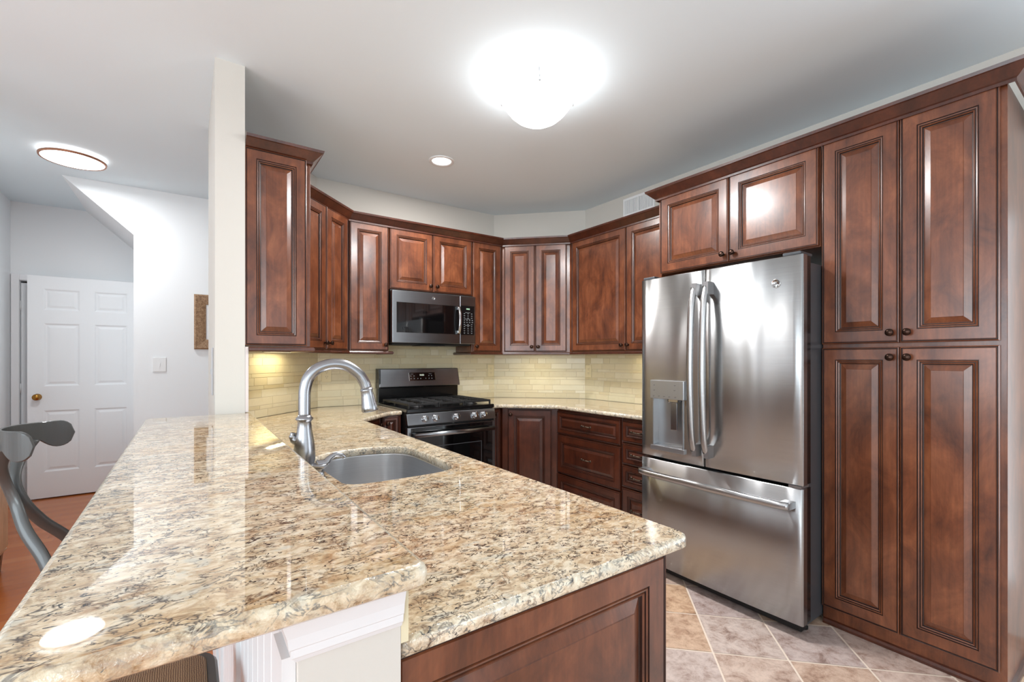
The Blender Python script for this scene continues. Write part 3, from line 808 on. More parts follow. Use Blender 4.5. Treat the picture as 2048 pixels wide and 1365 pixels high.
dl = fdoor('door', 0.0, 0.4235, 0.704, 1.762, H)
dr = fdoor('door', 0.4285, FW, 0.704, 1.762)
fz = fdoor('freezer_drawer', 0.0, FW, 0.066, 0.690)
# french door handles
def fhandle(par, x, side):
    b = MB()
    P_ = smooth_path([(x, -0.040, 0.79), (x, -0.062, 0.87), (x, -0.074, 1.05), (x, -0.078, 1.2), (x, -0.074, 1.38), (x, -0.062, 1.56), (x, -0.040, 1.665)], 6)
    b.tube(P_, 0.0185, 16, 0, None, 0.72, up=(1, 0, 0))
    for z in (0.795, 1.655): b.box(x-0.006 if side > 0 else x-0.02, x+0.02 if side > 0 else x+0.006, -0.052, 0.006, z-0.032, z+0.032, 1)
    b.build('handle', [STEEL, SATIN], par)
fhandle(dl, 0.392, 1); fhandle(dr, 0.462, 1)
b = MB(); P_ = smooth_path([(0.035, -0.045, 0.615), (0.12, -0.058, 0.615), (0.45, -0.064, 0.615), (0.78, -0.058, 0.615), (0.87, -0.045, 0.615)], 7)
b.tube(P_, 0.0185, 16, 0, None, 0.8, up=(0, 0, 1))
for x in (0.05, 0.855): b.box(x-0.022, x+0.022, -0.05, 0.012, 0.600, 0.630, 1)
b.build('handle', [STEEL, SATIN], fz)
# dispenser
x0, x1, z0, z1 = H
b = MB(); t = 0.006; yd = 0.052
b.add([(x0, -0.001, z0), (x1, -0.001, z0), (x1, -0.001, z1), (x0, -0.001, z1), (x0, yd, z0), (x1, yd, z0), (x1, yd, z1), (x0, yd, z1)],
      [(4, 5, 6, 7), (0, 4, 7, 3), (1, 2, 6, 5), (0, 1, 5, 4), (3, 7, 6, 2)], 0)
b.build('dispenser_recess', SATIN, dl, fix=False)
b = MB(); b.box(x0-0.012, x1+0.012, -0.014, 0.006, 1.052, z1+0.004); pnl = b.build('dispenser_panel', SATIN, dl, bevel=0.003)
for x_, z_ in ((x0+0.012, 1.13), (x0+0.012, 1.10), (x0+0.008, 1.066), (x0+0.045, 1.066), (x0+0.08, 1.066), (x0+0.115, 1.066), (x0+0.155, 1.066), (x0+0.152, 1.132), (x0+0.15, 1.104)):
    b = MB(); b.box(x_, x_+0.012, -0.0146, -0.0139, z_, z_+0.0022)
    b.box(x_+0.001, x_+0.008, -0.0146, -0.0139, z_-0.004, z_-0.0028)
    b.build('button_label', INK, pnl)
MB().box(x0-0.001, x0+0.004, -0.004, 0.004, z0, 1.052).build('dispenser_trim', SATIN, dl); MB().box(x1-0.004, x1+0.001, -0.004, 0.004, z0, 1.052).build('dispenser_trim', SATIN, dl)
b = MB(); b.box(x0-0.012, x1+0.012, -0.012, 0.004, z0-0.022, z0+0.004); b.box(x0+0.002, x1-0.002, 0.0, yd-0.001, z0+0.0005, z0+0.006)
b.build('drip_tray', SATIN, dl, bevel=0.002)
b = MB(); b.box(x0+0.112, x0+0.155, 0.010, 0.020, 0.875, 1.035); b.build('paddle', NICKEL, dl, rot=(0, 0, 0), bevel=0.003)
b = MB(); b.lathe([(0.006, 0.0), (0.008, 0.004), (0.01, 0.022)], 14, 0, Matrix.Translation((x0+0.098, 0.018, 1.029))); b.box(x0+0.1, x0+0.16, 0.008, 0.04, 1.036, 1.0515)
b.build('spout', CHROME, dl)
# round logo badge
def badge(par, x, y, z, r, M0=None):
    b = MB(); Mx = Matrix.Translation((x, y, z)) @ Matrix.Rotation(PI/2, 4, 'X')
    b.lathe([(r, 0), (r, 0.0015), (r*0.93, 0.003), (r*0.86, 0.0026), (r*0.84, 0.0018), (0.0, 0.0018)], 32, 0, Mx)
    o = b.build('badge', CHROME, par)
    text('GE', r*0.95, INK, o, Matrix.Translation((x, y-0.0022, z)) @ Matrix.Rotation(PI/2, 4, 'X'))
    for a in range(4):                                                        # curls around the monogram
        q = a*PI/2+PI/4
        pp = [(x+r*0.68*math.cos(q+s_*0.55/4), y-0.0022, z+r*0.68*math.sin(q+s_*0.55/4)) for s_ in range(-4, 5)]
        MB().tube(pp, r*0.045, 6).build('scroll', INK, o)
    return o
badge(dr, 0.792, 0.0075, 1.640, 0.021)
b = MB(); b.box(FW-0.09, FW-0.01, 0.02, 0.14, 1.7635, 1.778); b.lathe([(0.012, 0), (0.012, 0.012)], 12, 0, Matrix.Translation((FW-0.03, 0.035, 1.766))); b.build('hinge_cover', CASE, fr, bevel=0.004)
b = MB(); b.box(0.01, 0.09, 0.02, 0.14, 1.7635, 1.778); b.build('hinge_cover', CASE, fr, bevel=0.004)
MB().box(FW-0.06, FW-0.006, 0.012, 0.09, 0.691, 0.703).build('hinge', SATIN, fr)

# ------------------------------------------------------------ gas range (local origin at left front of the door plane)
rg = thing('gas_range', 'stainless and black gas range with five knobs between the narrow base cabinets', 'range', (1.3005, 3.16, 0), 0)
RW = 0.758; RD = 0.683
b = MB(); b.box(0.003, RW-0.003, 0.035, RD, 0.0855, 0.885); b.box(0.02, RW-0.02, 0.09, RD, 0.0, 0.085); b.build('body', BLACKM, rg)
b = MB(); b.box(0.0, RW, 0.012, RD-0.075, 0.8855, 0.915); b.build('cooktop', BLACK, rg, bevel=0.006)
b = MB(); b.add([(0, -0.010, 0.800), (RW, -0.010, 0.800), (RW, 0.012, 0.880), (0, 0.012, 0.880), (0, 0.034, 0.800), (RW, 0.034, 0.800), (RW, 0.034, 0.880), (0, 0.034, 0.880)],
                [(0, 1, 2, 3), (5, 4, 7, 6), (0, 3, 7, 4), (1, 5, 6, 2), (3, 2, 6, 7), (0, 4, 5, 1)], 0)
cp = b.build('control_panel', STEELR, rg, bevel=0.002)
tilt = math.atan2(0.022, 0.08)
for kx in (0.135, 0.222, 0.400, 0.562, 0.645):
    Mk = Matrix.Translation((kx, -0.0005, 0.838)) @ Matrix.Rotation(-tilt, 4, 'X') @ Matrix.Rotation(PI/2, 4, 'X')
    b = MB(); b.lathe([(0.026, 0), (0.026, 0.004), (0.0225, 0.006), (0.022, 0.026), (0.018, 0.030), (0, 0.030)], 24, 0, Mk)
    b.box(-0.006, 0.006, -0.021, 0.021, 0.0295, 0.037, 0, Mk)
    b.build('knob', CHROME, rg, bevel=0.001)
# oven door
b = MB(); b.box(0.0, RW, 0.0, 0.034, 0.215, 0.782, 0); od = b.build('oven_door', STEELR, rg, bevel=0.004)
MB().box(0.028, RW-0.028, -0.003, 0.0005, 0.222, 0.776).build('door_glass', GLASSB, od, bevel=0.002)
b = MB(); b.box(0.13, 0.628, -0.0036, -0.0029, 0.34, 0.345); b.box(0.13, 0.628, -0.0036, -0.0029, 0.625, 0.63); b.box(0.13, 0.135, -0.0036, -0.0029, 0.345, 0.625); b.box(0.623, 0.628, -0.0036, -0.0029, 0.345, 0.625)
b.build('window_outline', CASE, od)
b = MB(); b.tube([(0.035, -0.052, 0.728), (0.379, -0.052, 0.728), (0.723, -0.052, 0.728)], 0.0165, 16, 0, None, 0.8, up=(0, 0, 1))
for x in (0.05, 0.708): b.box(x-0.014, x+0.014, -0.05, 0.0, 0.716, 0.740)
b.build('handle', STEELR, od)
MB().box(0.0, RW, 0.002, 0.034, 0.095, 0.208).build('storage_drawer', STEELR, rg, bevel=0.004)
b = MB(); b.box(0.01, RW-0.01, 0.012, 0.034, 0.785, 0.798); b.build('vent_slot', BLACKM, rg)
# little mark under the panel centre
text('- GE -', 0.012, INKW, rg, Matrix.Translation((RW/2, 0.0115, 0.791)) @ Matrix.Rotation(PI/2, 4, 'X'))
# backguard
yb = 0.600
b = MB(); b.box(0.004, RW-0.004, yb+0.03, RD, 0.9155, 1.04); bg = b.build('backguard', BLACK, rg, bevel=0.004)
Mb = Matrix.Translation((0, 0, 0))
b = MB(); b.add([(0.0, yb-0.008, 1.045), (RW, yb-0.008, 1.045), (RW, yb+0.035, 1.200), (0.0, yb+0.035, 1.200), (0.0, RD, 1.035), (RW, RD, 1.035), (RW, RD, 1.200), (0.0, RD, 1.200)],
                [(0, 1, 2, 3), (5, 4, 7, 6), (0, 3, 7, 4), (1, 5, 6, 2), (3, 2, 6, 7), (0, 4, 5, 1)], 0)
bp_ = b.build('backguard_panel', STEELR, bg, bevel=0.006)
MB().box(-0.0015, 0.0135, yb+0.0, RD, 1.035, 1.2015).build('end_cap', BLACK, bg, bevel=0.003)
tb = math.atan2(0.043, 0.155)
Mt = Matrix.Translation((0.392, yb+0.0155, 1.128)) @ Matrix.Rotation(-tb, 4, 'X')
MB().box(-0.125, 0.125, -0.004, 0.002, -0.038, 0.038, 0, Mt).build('display_rim', CHROME, bg, bevel=0.003)
MB().box(-0.121, 0.121, -0.0048, -0.003, -0.034, 0.034, 0, Mt).build('display', GLASSB, bg)
def mt(x, z, y=-0.0052): return Mt @ Matrix.Translation((x, y, z)) @ Matrix.Rotation(PI/2, 4, 'X')
text('10:53', 0.020, AMBER, bg, mt(-0.005, 0.013), 'clock_digits')
b = MB()
for x_, z_ in ((-0.108, 0.004), (-0.078, 0.004), (-0.108, -0.02), (-0.078, -0.02), (-0.045, -0.02), (-0.018, -0.02), (0.03, -0.02), (0.062, 0.004), (0.088, 0.004), (0.062, -0.02), (0.088, -0.02)):
    b = MB(); b.box(x_-0.005, x_+0.005, -0.0053, -0.0049, z_-0.001, z_+0.001, 0, Mt); b.box(x_-0.003, x_+0.003, -0.0053, -0.0049, z_+0.003, z_+0.006, 0, Mt); b.build('button_label', INKW, bg)
for x_ in (-0.112, 0.062): MB().box(x_, x_+0.028, -0.0053, -0.0049, 0.022, 0.024, 0, Mt).build('button_label', INKW, bg)
# grates and burners
zg = 0.9155
for gi, (gx0, gx1) in enumerate(((0.022, 0.262), (0.266, 0.492), (0.496, 0.736))):
    b = MB(); y0, y1 = 0.035, 0.575; h0, h1 = zg+0.020, zg+0.036
    b.box(gx0, gx1, y0, y0+0.012, h0, h1); b.box(gx0, gx1, y1-0.012, y1, h0, h1); b.box(gx0, gx0+0.012, y0+0.012, y1-0.012, h0, h1); b.box(gx1-0.012, gx1, y0+0.012, y1-0.012, h0, h1)
    for px in (gx0, gx1-0.012):
        for py in (y0, y1-0.012, (y0+y1)/2): b.box(px, px+0.012, py, py+0.012, zg, h0)
    xm = (gx0+gx1)/2; b.box(xm-0.004, xm+0.004, y0+0.012, y1-0.012, h0+0.002, h1+0.002)
    for k in range(1, 12):
        yk = y0+(y1-y0)*k/12; ln = 0.075 if k % 3 else 0.1
        b.box(gx0+0.012, gx0+ln, yk-0.0035, yk+0.0035, h0+0.002, h1+0.001); b.box(gx1-ln, gx1-0.012, yk-0.0035, yk+0.0035, h0+0.002, h1+0.001)
    b.build('grate', IRON, rg, bevel=0.0015, seg=1)
for bx, by, r_ in ((0.142, 0.16, 0.042), (0.142, 0.44, 0.034), (0.379, 0.30, 0.05), (0.616, 0.16, 0.042), (0.616, 0.44, 0.034)):
    b = MB(); b.lathe([(r_+0.014, 0), (r_+0.012, 0.004), (r_, 0.006), (r_, 0.012), (r_-0.004, 0.015), (0, 0.016)], 24, 0, Matrix.Translation((bx, by, zg-0.0003))); b.build('burner', IRON, rg)

# ------------------------------------------------------------ microwave
mw = thing('microwave', 'over-the-range stainless microwave with a dark window hanging below the short cabinet', 'microwave', (1.3055, 3.4728, 1.4115), 0)
MWW, MH = 0.752, 0.4125
MB().box(0.0, MWW, 0.045, 0.372, 0.0, MH+0.012).build('case', BLACKM, mw)
xd = 0.597
dm = MB().box(0.0, xd, 0.0, 0.043, 0.0, MH).build('door', STEELR, mw, bevel=0.004)
MB().box(0.035, xd-0.03, -0.002, 0.002, 0.082, 0.322).build('window', GLASSB, dm, bevel=0.0015)
b = MB(); b.box(xd-0.062, xd-0.002, -0.0025, -0.0005, 0.080, 0.318); b.build('handle_recess', BLACK, dm)
b = MB(); b.tube(smooth_path([(xd-0.018, -0.02, 0.088), (xd-0.018, -0.036, 0.14), (xd-0.018, -0.042, 0.2), (xd-0.018, -0.036, 0.26), (xd-0.018, -0.02, 0.312)], 6), 0.0125, 14, 0, None, 0.7, up=(1, 0, 0))
for z in (0.097, 0.303): b.box(xd-0.034, xd-0.006, -0.022, 0.0, z-0.014, z+0.014)
b.build('handle', CHROME, dm)
badge(dm, 0.352, -0.0005, 0.370, 0.0135)
pm = MB().box(xd+0.002, MWW, 0.0, 0.043, 0.0, MH).build('control_panel', STEELR, mw, bevel=0.004)
MB().box(xd+0.008, MWW-0.014, -0.002, 0.001, 0.078, 0.330).build('keypad', BLACK, pm, bevel=0.0015)
text('10:52', 0.016, GREEN, pm, Matrix.Translation((xd+0.078, -0.0026, 0.302)) @ Matrix.Rotation(PI/2, 4, 'X'), 'clock_digits')
b = MB()
for r_ in range(10):
    z_ = 0.262-r_*0.0185
    for c_ in range(3 if r_ not in (3, 4) else 4):
        st_ = 0.036 if r_ not in (3, 4) else 0.026
        x_ = xd+0.036+c_*st_; b.box(x_, x_+0.014, -0.0026, -0.0019, z_, z_+0.0022); b.box(x_+0.003, x_+0.011, -0.0026, -0.0019, z_-0.0045, z_-0.003)
    if r_ in (0, 3, 6): b.box(xd+0.05, xd+0.1, -0.0026, -0.0019, z_+0.0085, z_+0.0105)
b.build('print', INKW, pm)
b = MB(); b.box(0.02, MWW-0.02, 0.06, 0.36, -0.014, -0.001)
b.box(0.25, 0.47, 0.03, 0.2, -0.02, -0.0145); b.build('vent_grille', BLACKM, mw)

# ------------------------------------------------------------ sink, faucet, soap dispenser
b = MB()
bowl = sink_hole
z_ = [(0.010, CZ0-0.0008), (-0.002, CZ0-0.0009), (0.002, 0.85), (0.004, 0.72), (0.012, 0.695), (0.035, 0.682), (0.09, 0.678)]
R = []
for d, z in z_:
    R.append([(x, y, z) for x, y in offs(bowl, d if abs(d) < 0.02 else 0.02)] if d <= 0.02 else None)
cxs = sum(p[0] for p in bowl)/len(bowl); cys = sum(p[1] for p in bowl)/len(bowl)
R = []
for d, z in [(-0.014, CZ0-0.001), (-0.001, CZ0-0.001), (-0.001, CZ0-0.006)]: R.append([(x, y, z) for x, y in offs(bowl, d)])
for s_, z in [(0.995, 0.80), (0.985, 0.72), (0.96, 0.695), (0.90, 0.682), (0.5, 0.676), (0.12, 0.672)]: R.append([(cxs+(x-cxs)*s_, cys+(y-cys)*s_, z) for x, y in bowl])
b.rings(R, [0]*(len(R)-1), (False, True), True)
snk = b.build('sink', SINKM, fix=False)
bm = bmesh.new(); bm.from_mesh(snk.data)
for v in bm.verts: v.co -= Vector((cxs, cys, 0))
bmesh.ops.recalc_face_normals(bm, faces=bm.faces); bm.to_mesh(snk.data); bm.free()
snk.location = (cxs, cys, 0)
tag(snk, 'stainless undermount sink bowl set into the peninsula counter', 'sink')
MB().lathe([(0.0, 0.672), (0.05, 0.6722), (0.055, 0.6765), (0.042, 0.6765), (0.035, 0.6735), (0.0, 0.6735)], 28).build('drain', CHROME, snk)
fx, fy = 0.328, 1.70
fc = thing('faucet', 'brushed nickel gooseneck kitchen faucet behind the sink', 'faucet', (fx, fy, CZ), 0)
b = MB(); b.lathe([(0.031, 0.0003), (0.031, 0.004), (0.030, 0.012), (0.0345, 0.04), (0.0345, 0.07), (0.030, 0.105), (0.0235, 0.14), (0.0215, 0.165), (0.0235, 0.171), (0.028, 0.175), (0.028, 0.18), (0.0225, 0.184), (0.0205, 0.19)], 32)
b.build('base', NICKEL, fc)
tilt_ = -0.12
def fp(a, z): return (a*math.cos(tilt_), a*math.sin(tilt_), z)
path = [fp(0, 0.186), fp(0, 0.24), fp(0.002, 0.282), fp(0.014, 0.320), fp(0.044, 0.350), fp(0.090, 0.364), fp(0.138, 0.357), fp(0.178, 0.328), fp(0.197, 0.300), fp(0.206, 0.277)]
sp_ = MB().tube(smooth_path(path, 7), 0.0195, 20).build('spout', NICKEL, fc)
hd = MB(); d0 = Vector(fp(0.206, 0.277)); dv = (Vector(fp(0.220, 0.19))-d0).normalized()
hd.tube([tuple(d0+dv*t) for t in (0, 0.004, 0.0045, 0.009, 0.012, 0.03, 0.05, 0.068, 0.082, 0.086)], [0.0205, 0.0215, 0.0225, 0.0225, 0.0215, 0.023, 0.0255, 0.0285, 0.030, 0.028], 24)
hd.build('spray_head', NICKEL, fc)
b = MB(); b.tube(smooth_path([(-0.018, 0.008, 0.095), (-0.031, 0.012, 0.108), (-0.035, 0.013, 0.120), (-0.033, 0.012, 0.130)], 5), [0.014]*6+[0.012]*5+[0.009]*5, 14); b.build('lever', NICKEL, fc)
sd = thing('soap_dispenser', 'small curved-spout nickel soap dispenser beside the faucet', 'soap dispenser', (0.345, 1.562, CZ), 0)
b = MB(); b.lathe([(0.024, 0.0003), (0.024, 0.003), (0.016, 0.008), (0.0155, 0.03), (0.018, 0.034), (0.026, 0.040), (0.027, 0.044), (0.02, 0.047), (0.0, 0.048)], 24); b.build('pump', NICKEL, sd)
b = MB(); b.tube(smooth_path([(-0.008, 0, 0.045), (0.018, 0.0, 0.047), (0.032, 0.0, 0.060), (0.050, 0.0, 0.070), (0.070, 0.0, 0.066), (0.080, 0.0, 0.056)], 6), interp([0.013, 0.012, 0.009, 0.0075, 0.007, 0.0065], 6), 14); b.build('spout', NICKEL, sd)

# ------------------------------------------------------------ outlets, switches, vent
def outlet(loc, rot, label, kind='duplex', mat=PLATE, cat='outlet', w=0.072, h=0.116):
    o = thing('wall_outlet' if kind == 'duplex' else 'light_switch', label, cat, loc, rot, 'outlets on the backsplash' if kind == 'duplex' else None)
    MB().box(-w/2, w/2, -0.006, 0.0, -h/2, h/2).build('cover_plate', mat, o, bevel=0.002)
    if kind == 'duplex':
        for s_ in (-1, 1):
            r_ = MB().prism(roundpoly([(-0.0165, -0.014), (0.0165, -0.014), (0.0165, 0.014), (-0.0165, 0.014)], [0.01]*4, 4), 0, 0.0015, 0,
                       Matrix.Translation((0, -0.006, s_*0.0195)) @ Matrix.Rotation(PI/2, 4, 'X')).build('receptacle', mat, o)
            b = MB(); b.box(-0.008, -0.006, -0.008, -0.0074, s_*0.0195, s_*0.0195+0.008); b.box(0.006, 0.008, -0.008, -0.0074, s_*0.0195, s_*0.0195+0.008)
            b.box(-0.002, 0.002, -0.008, -0.0074, s_*0.0195-0.009, s_*0.0195-0.005); b.build('slot', INK, r_)
    else:
        MB().box(-0.005, 0.005, -0.011, -0.0055, -0.012, 0.012).build('toggle', mat, o)
    return o
yt = YB-0.0115
outlet((0.905, yt, 1.158), 0, 'almond outlet on the tile seen through the faucet arch')
outlet((2.452, yt, 1.168), 0, 'almond outlet on the tile just right of the range')
outlet((XR-0.0115, 3.165, 1.166), -PI/2, 'almond outlet on the tile near the right corner', 'duplex')
outlet((-0.195, 4.952, 1.235), 0, 'white light switch on the hall wall left of the framed picture', 'switch', PLATEW, 'light switch', 0.092, 0.122)
outlet((0.1065, 2.80, 1.22), PI*1.5, 'grey switch plate on the narrow hall side of the wall end', 'switch', PLATEG, 'light switch', 0.075, 0.24)
vt = thing('air_vent', 'white louvred air register on the wall above the right cabinets', 'vent', (XR, 2.745, 2.605), -PI/2)
b = MB(); vw, vh = 0.33, 0.155
b.box(0, vw, -0.008, 0, -vh/2, -vh/2+0.018); b.box(0, vw, -0.008, 0, vh/2-0.018, vh/2); b.box(0, 0.018, -0.008, 0, -vh/2+0.018, vh/2-0.018); b.box(vw-0.018, vw, -0.008, 0, -vh/2+0.018, vh/2-0.018); b.box(vw/2-0.006, vw/2+0.006, -0.008, 0, -vh/2+0.018, vh/2-0.018)
b.build('frame', PLATEW, vt)
b = MB()
for k in range(24):
    x_ = 0.021+k*(vw-0.04)/24
    if abs(x_-vw/2) > 0.01: b.box(x_, x_+0.0075, -0.007, -0.0015, -vh/2+0.018, vh/2-0.018)
b.build('louvres', PLATEW, vt)
MB().box(0.01, vw-0.01, -0.0015, -0.0005, -vh/2+0.01, vh/2-0.01).build('backing', simple('vent_shadow_grey', (120, 120, 122), 0.7), vt)

# ------------------------------------------------------------ lights
cl = thing('ceiling_light', 'frosted glass bowl flush-mount light, lit, on the kitchen ceiling', 'ceiling light', (1.478, 1.868, ZC), 0)
MB().lathe([(0.15, -0.028), (0.155, -0.026), (0.155, -0.0005), (0.0, -0.0005)], 40).build('base', TRIMW, cl)
bowlp = [(0.0, -0.222), (0.04, -0.219), (0.08, -0.207), (0.115, -0.187), (0.145, -0.160), (0.17, -0.128), (0.182, -0.106), (0.186, -0.096), (0.186, -0.090), (0.181, -0.089)]
bo_ = MB().lathe(bowlp, 48).build('glass_bowl', GLOW, cl, fix=False)
for a in (YAW*-1+0.16, YAW*-1+PI-0.16, -YAW+PI*1.5):
    b = MB(); b.tube([(0.15*math.cos(a), 0.15*math.sin(a), -0.02), (0.183*math.cos(a), 0.183*math.sin(a), -0.10)], 0.004, 8)
    b.lathe([(0.006, 0), (0.006, 0.006), (0, 0.008)], 12, 0, Matrix.Translation((0.184*math.cos(a), 0.184*math.sin(a), -0.106)) @ Matrix.Rotation(a, 4, 'Z') @ Matrix.Rotation(PI/2, 4, 'Y')); b.build('clip', SATIN, cl)
pl = bpy.data.lights.new('bulb', 'POINT'); pl.energy = 2.2; pl.shadow_soft_size = 0.05; pl.color = (1, 0.98, 0.96)
po = bpy.data.objects.new('bulb', pl); COL.objects.link(po); po.location = (0, 0, -0.062); po.parent = cl
pl = bpy.data.lights.new('lamp_bowl', 'AREA'); pl.shape = 'DISK'; pl.size = 0.3; pl.energy = 28; pl.color = (0.98, 0.99, 1)
po = bpy.data.objects.new('lamp_bowl', pl); COL.objects.link(po); po.location = (0, 0, -0.226); po.parent = cl
rc = thing('recessed_light', 'small round recessed ceiling light, lit, in front of the range', 'ceiling light', (1.504, 3.019, ZC), 0)
MB().lathe([(0.069, -0.001), (0.073, -0.007), (0.09, -0.005), (0.092, -0.0006), (0.069, -0.0006)], 40).build('trim_ring', PLATEW, rc)
MB().lathe([(0.0, -0.0024), (0.0688, -0.0024), (0.0688, -0.0008)], 32).build('lens', emis('downlight_lens', (1, 0.99, 0.97, 1), 2.0), rc, fix=False)
a_ = area('downlight', (0, 0, -0.008), (0, 0, 0), 0.12, 0.12, 18, (1, 0.98, 0.96), parent=rc)
hl = thing('hall_light', 'flat round hall ceiling light with a thin copper ring, lit', 'ceiling light', (-0.655, 4.42, ZC), 0)
RH = 0.178
MB().lathe([(0.14, -0.0265), (0.14, -0.0005)], 32).build('base', TRIMW, hl)
MB().lathe([(RH-0.012, -0.028), (RH-0.010, -0.042), (RH, -0.042), (RH+0.002, -0.030), (RH-0.012, -0.028)], 56).build('ring', COPPER, hl)
MB().lathe([(0.0, -0.0400), (RH-0.0105, -0.0400), (RH-0.0105, -0.034)], 56).build('diffuser', GLOWD, hl, fix=False)
pl = bpy.data.lights.new('lamp_hall', 'AREA'); pl.shape = 'DISK'; pl.size = 0.3; pl.energy = 11; pl.color = (0.95, 0.98, 1)
po = bpy.data.objects.new('lamp_hall', pl); COL.objects.link(po); po.location = (0, 0, -0.046); po.parent = hl
pl = bpy.data.lights.new('lamp_hall_up', 'AREA'); pl.shape = 'DISK'; pl.size = 0.33; pl.energy = 1.2
po = bpy.data.objects.new('lamp_hall_up', pl); COL.objects.link(po); po.location = (0, 0, -0.0275); po.rotation_euler = (PI, 0, 0); po.parent = hl
# under-cabinet fixtures
def ucl(loc, rot, L, label, power):
    o = thing('under_cabinet_light', label, 'light', loc, rot, 'light strips under the wall cabinets')
    MB().box(-L/2, L/2, -0.03, 0.03, -0.017, -0.0005).build('housing', WOODD, o, bevel=0.002)
    MB().box(-L/2+0.01, L/2-0.01, -0.022, 0.022, -0.0185, -0.0172).build('lens', emis('warm_lens', (1, 0.85, 0.5, 1), 1.0), o)
    a = area('strip_lamp', (0, 0, -0.0195), (0, 0, 0), L-0.03, 0.03, power*0.45, (1.0, 0.86, 0.52), parent=o)
ucl((0.50, 3.385, ZB), PI/4, 0.26, 'warm light strip under the left corner cabinet', 2.0)
ucl((2.64, 3.37, ZB), -PI/4, 0.28, 'warm light strip under the right corner cabinet', 1.6)
ucl((3.0, 2.35, ZB), PI/2, 0.45, 'warm light strip under the cabinet beside the refrigerator', 1.5)

# ------------------------------------------------------------ hall: doors, picture, register, credenza
def sixpanel(name, w, h, parent, t=0.035):
    """front y=0"""
    b = MB(); st = 0.105; mid = 0.10
    cols = [(st, (w-mid)/2), ((w+mid)/2, w-st)]; rows = [(0.235, 0.80), (1.02, 1.60), (1.72, 1.915)]
    xs = [0, cols[0][0], cols[0][1], cols[1][0], cols[1][1], w]; zs = [0, rows[0][0], rows[0][1], rows[1][0], rows[1][1], rows[2][0], rows[2][1], h]
    for i in range(5):
        for j in range(7):
            x0, x1, z0, z1 = xs[i], xs[i+1], zs[j], zs[j+1]
            if i in (1, 3) and j in (1, 3, 5):
                R = [[(x0+d, y, z0+d), (x1-d, y, z0+d), (x1-d, y, z1-d), (x0+d, y, z1-d)] for d, y in ((0, 0), (0.006, 0.002), (0.014, 0.008), (0.022, 0.009), (0.042, 0.003), (0.046, 0.003))]
                b.rings(R, [0]*5, (False, True))
            else: b.add([(x0, 0, z0), (x1, 0, z0), (x1, 0, z1), (x0, 0, z1)], [(0, 1, 2, 3)])
    b.add([(0, 0, 0), (w, 0, 0), (w, t, 0), (0, t, 0), (0, 0, h), (w, 0, h), (w, t, h), (0, t, h)], [(0, 3, 2, 1), (4, 5, 6, 7), (1, 2, 6, 5), (2, 3, 7, 6), (3, 0, 4, 7)])
    return b.build(name, DOORW, parent, fix=False)
d1 = bpy.data.objects.new('door_1', None); COL.objects.link(d1); d1.location = (-1.178, 5.90, 0.012); struct(d1)
sixpanel('door_leaf', 0.80, 2.03, d1)
b = MB(); Mk = Matrix.Translation((0.065, 0, 0.925)) @ Matrix.Rotation(PI/2, 4, 'X')
b.lathe([(0.03, 0), (0.03, 0.004), (0.012, 0.008), (0.011, 0.022), (0.024, 0.03), (0.029, 0.042), (0.026, 0.054), (0.012, 0.06), (0, 0.061)], 24, 0, Mk); b.build('door_knob', BRASS, d1)
d3 = bpy.data.objects.new('door_3', None); COL.objects.link(d3); d3.location = (-1.246, 6.045, 0.012); struct(d3)
sixpanel('door_leaf', 0.80, 1.97, d3)
b = MB()
for z in (0.22, 1.0, 1.76): b.tube([(-0.006, -0.006, z-0.045), (-0.006, -0.006, z+0.045)], 0.008, 10)
b.build('hinge', PLATEW, d3)
b = MB(); cas = 0.05
b.box(-1.305, -1.252, 6.012, 6.0295, 0, 2.06); b.box(-1.252, -0.37, 6.012, 6.0295, 2.004, 2.06); b.box(-0.418, -0.37, 6.012, 6.0295, 0, 2.004)
struct(b.build('trim_4', TRIMH, bevel=0.003))
pf = thing('framed_picture', 'picture in a mottled brown frame on the hall wall, half hidden by the wall end', 'picture', (0.048, 4.952, 1.369), 0)
b = MB(); w_, h_ = 0.42, 0.487; f_ = 0.088
pr = [(0, 0), (0, -0.02), (0.012, -0.03), (0.06, -0.022), (f_, -0.014), (f_, 0)]
R = [[(d, y, d), (w_-d, y, d), (w_-d, y, h_-d), (d, y, h_-d)] for d, y in pr]; b.rings(R, [0]*5, (False, False)); b.build('frame', BURL, pf)
MB().box(f_-0.004, w_-f_+0.004, -0.008, -0.001, f_-0.004, h_-f_+0.004).build('print', PAPER, pf)
fg = thing('floor_register', 'brown metal floor vent by the hall baseboard', 'floor vent', (-1.283, 5.83, 0.0), 0)
b = MB(); b.box(0, 0.10, 0, 0.015, 0.0003, 0.006); b.box(0, 0.10, 0.285, 0.30, 0.0003, 0.006); b.box(0, 0.012, 0.015, 0.285, 0.0003, 0.006); b.box(0.088, 0.10, 0.015, 0.285, 0.0003, 0.006)
for k in range(14): b.box(0.012, 0.088, 0.022+k*0.019, 0.031+k*0.019, 0.0003, 0.005)
b.build('grille', simple('brown_metal', (128, 92, 56), 0.4, 0.5), fg)
cd = thing('credenza', 'pale wood cabinet with tapered feet at the far left edge, against the hall wall', 'cabinet', (-0.903, 3.0, 0), 0)
b = MB(); b.box(-0.39, 0.0, 0.02, 1.07, 0.135, 0.75); b.box(-0.395, 0.008, 0.012, 1.078, 0.75, 0.772); b.box(-0.385, 0.004, 0.016, 1.074, 0.125, 0.1345); b.build('body', LWOOD, cd, bevel=0.002)
for k in (0, 1): MB().box(0.0005, 0.014, 0.035+k*0.51, 0.535+k*0.51, 0.15, 0.74).build('door', LWOOD, cd, bevel=0.002)
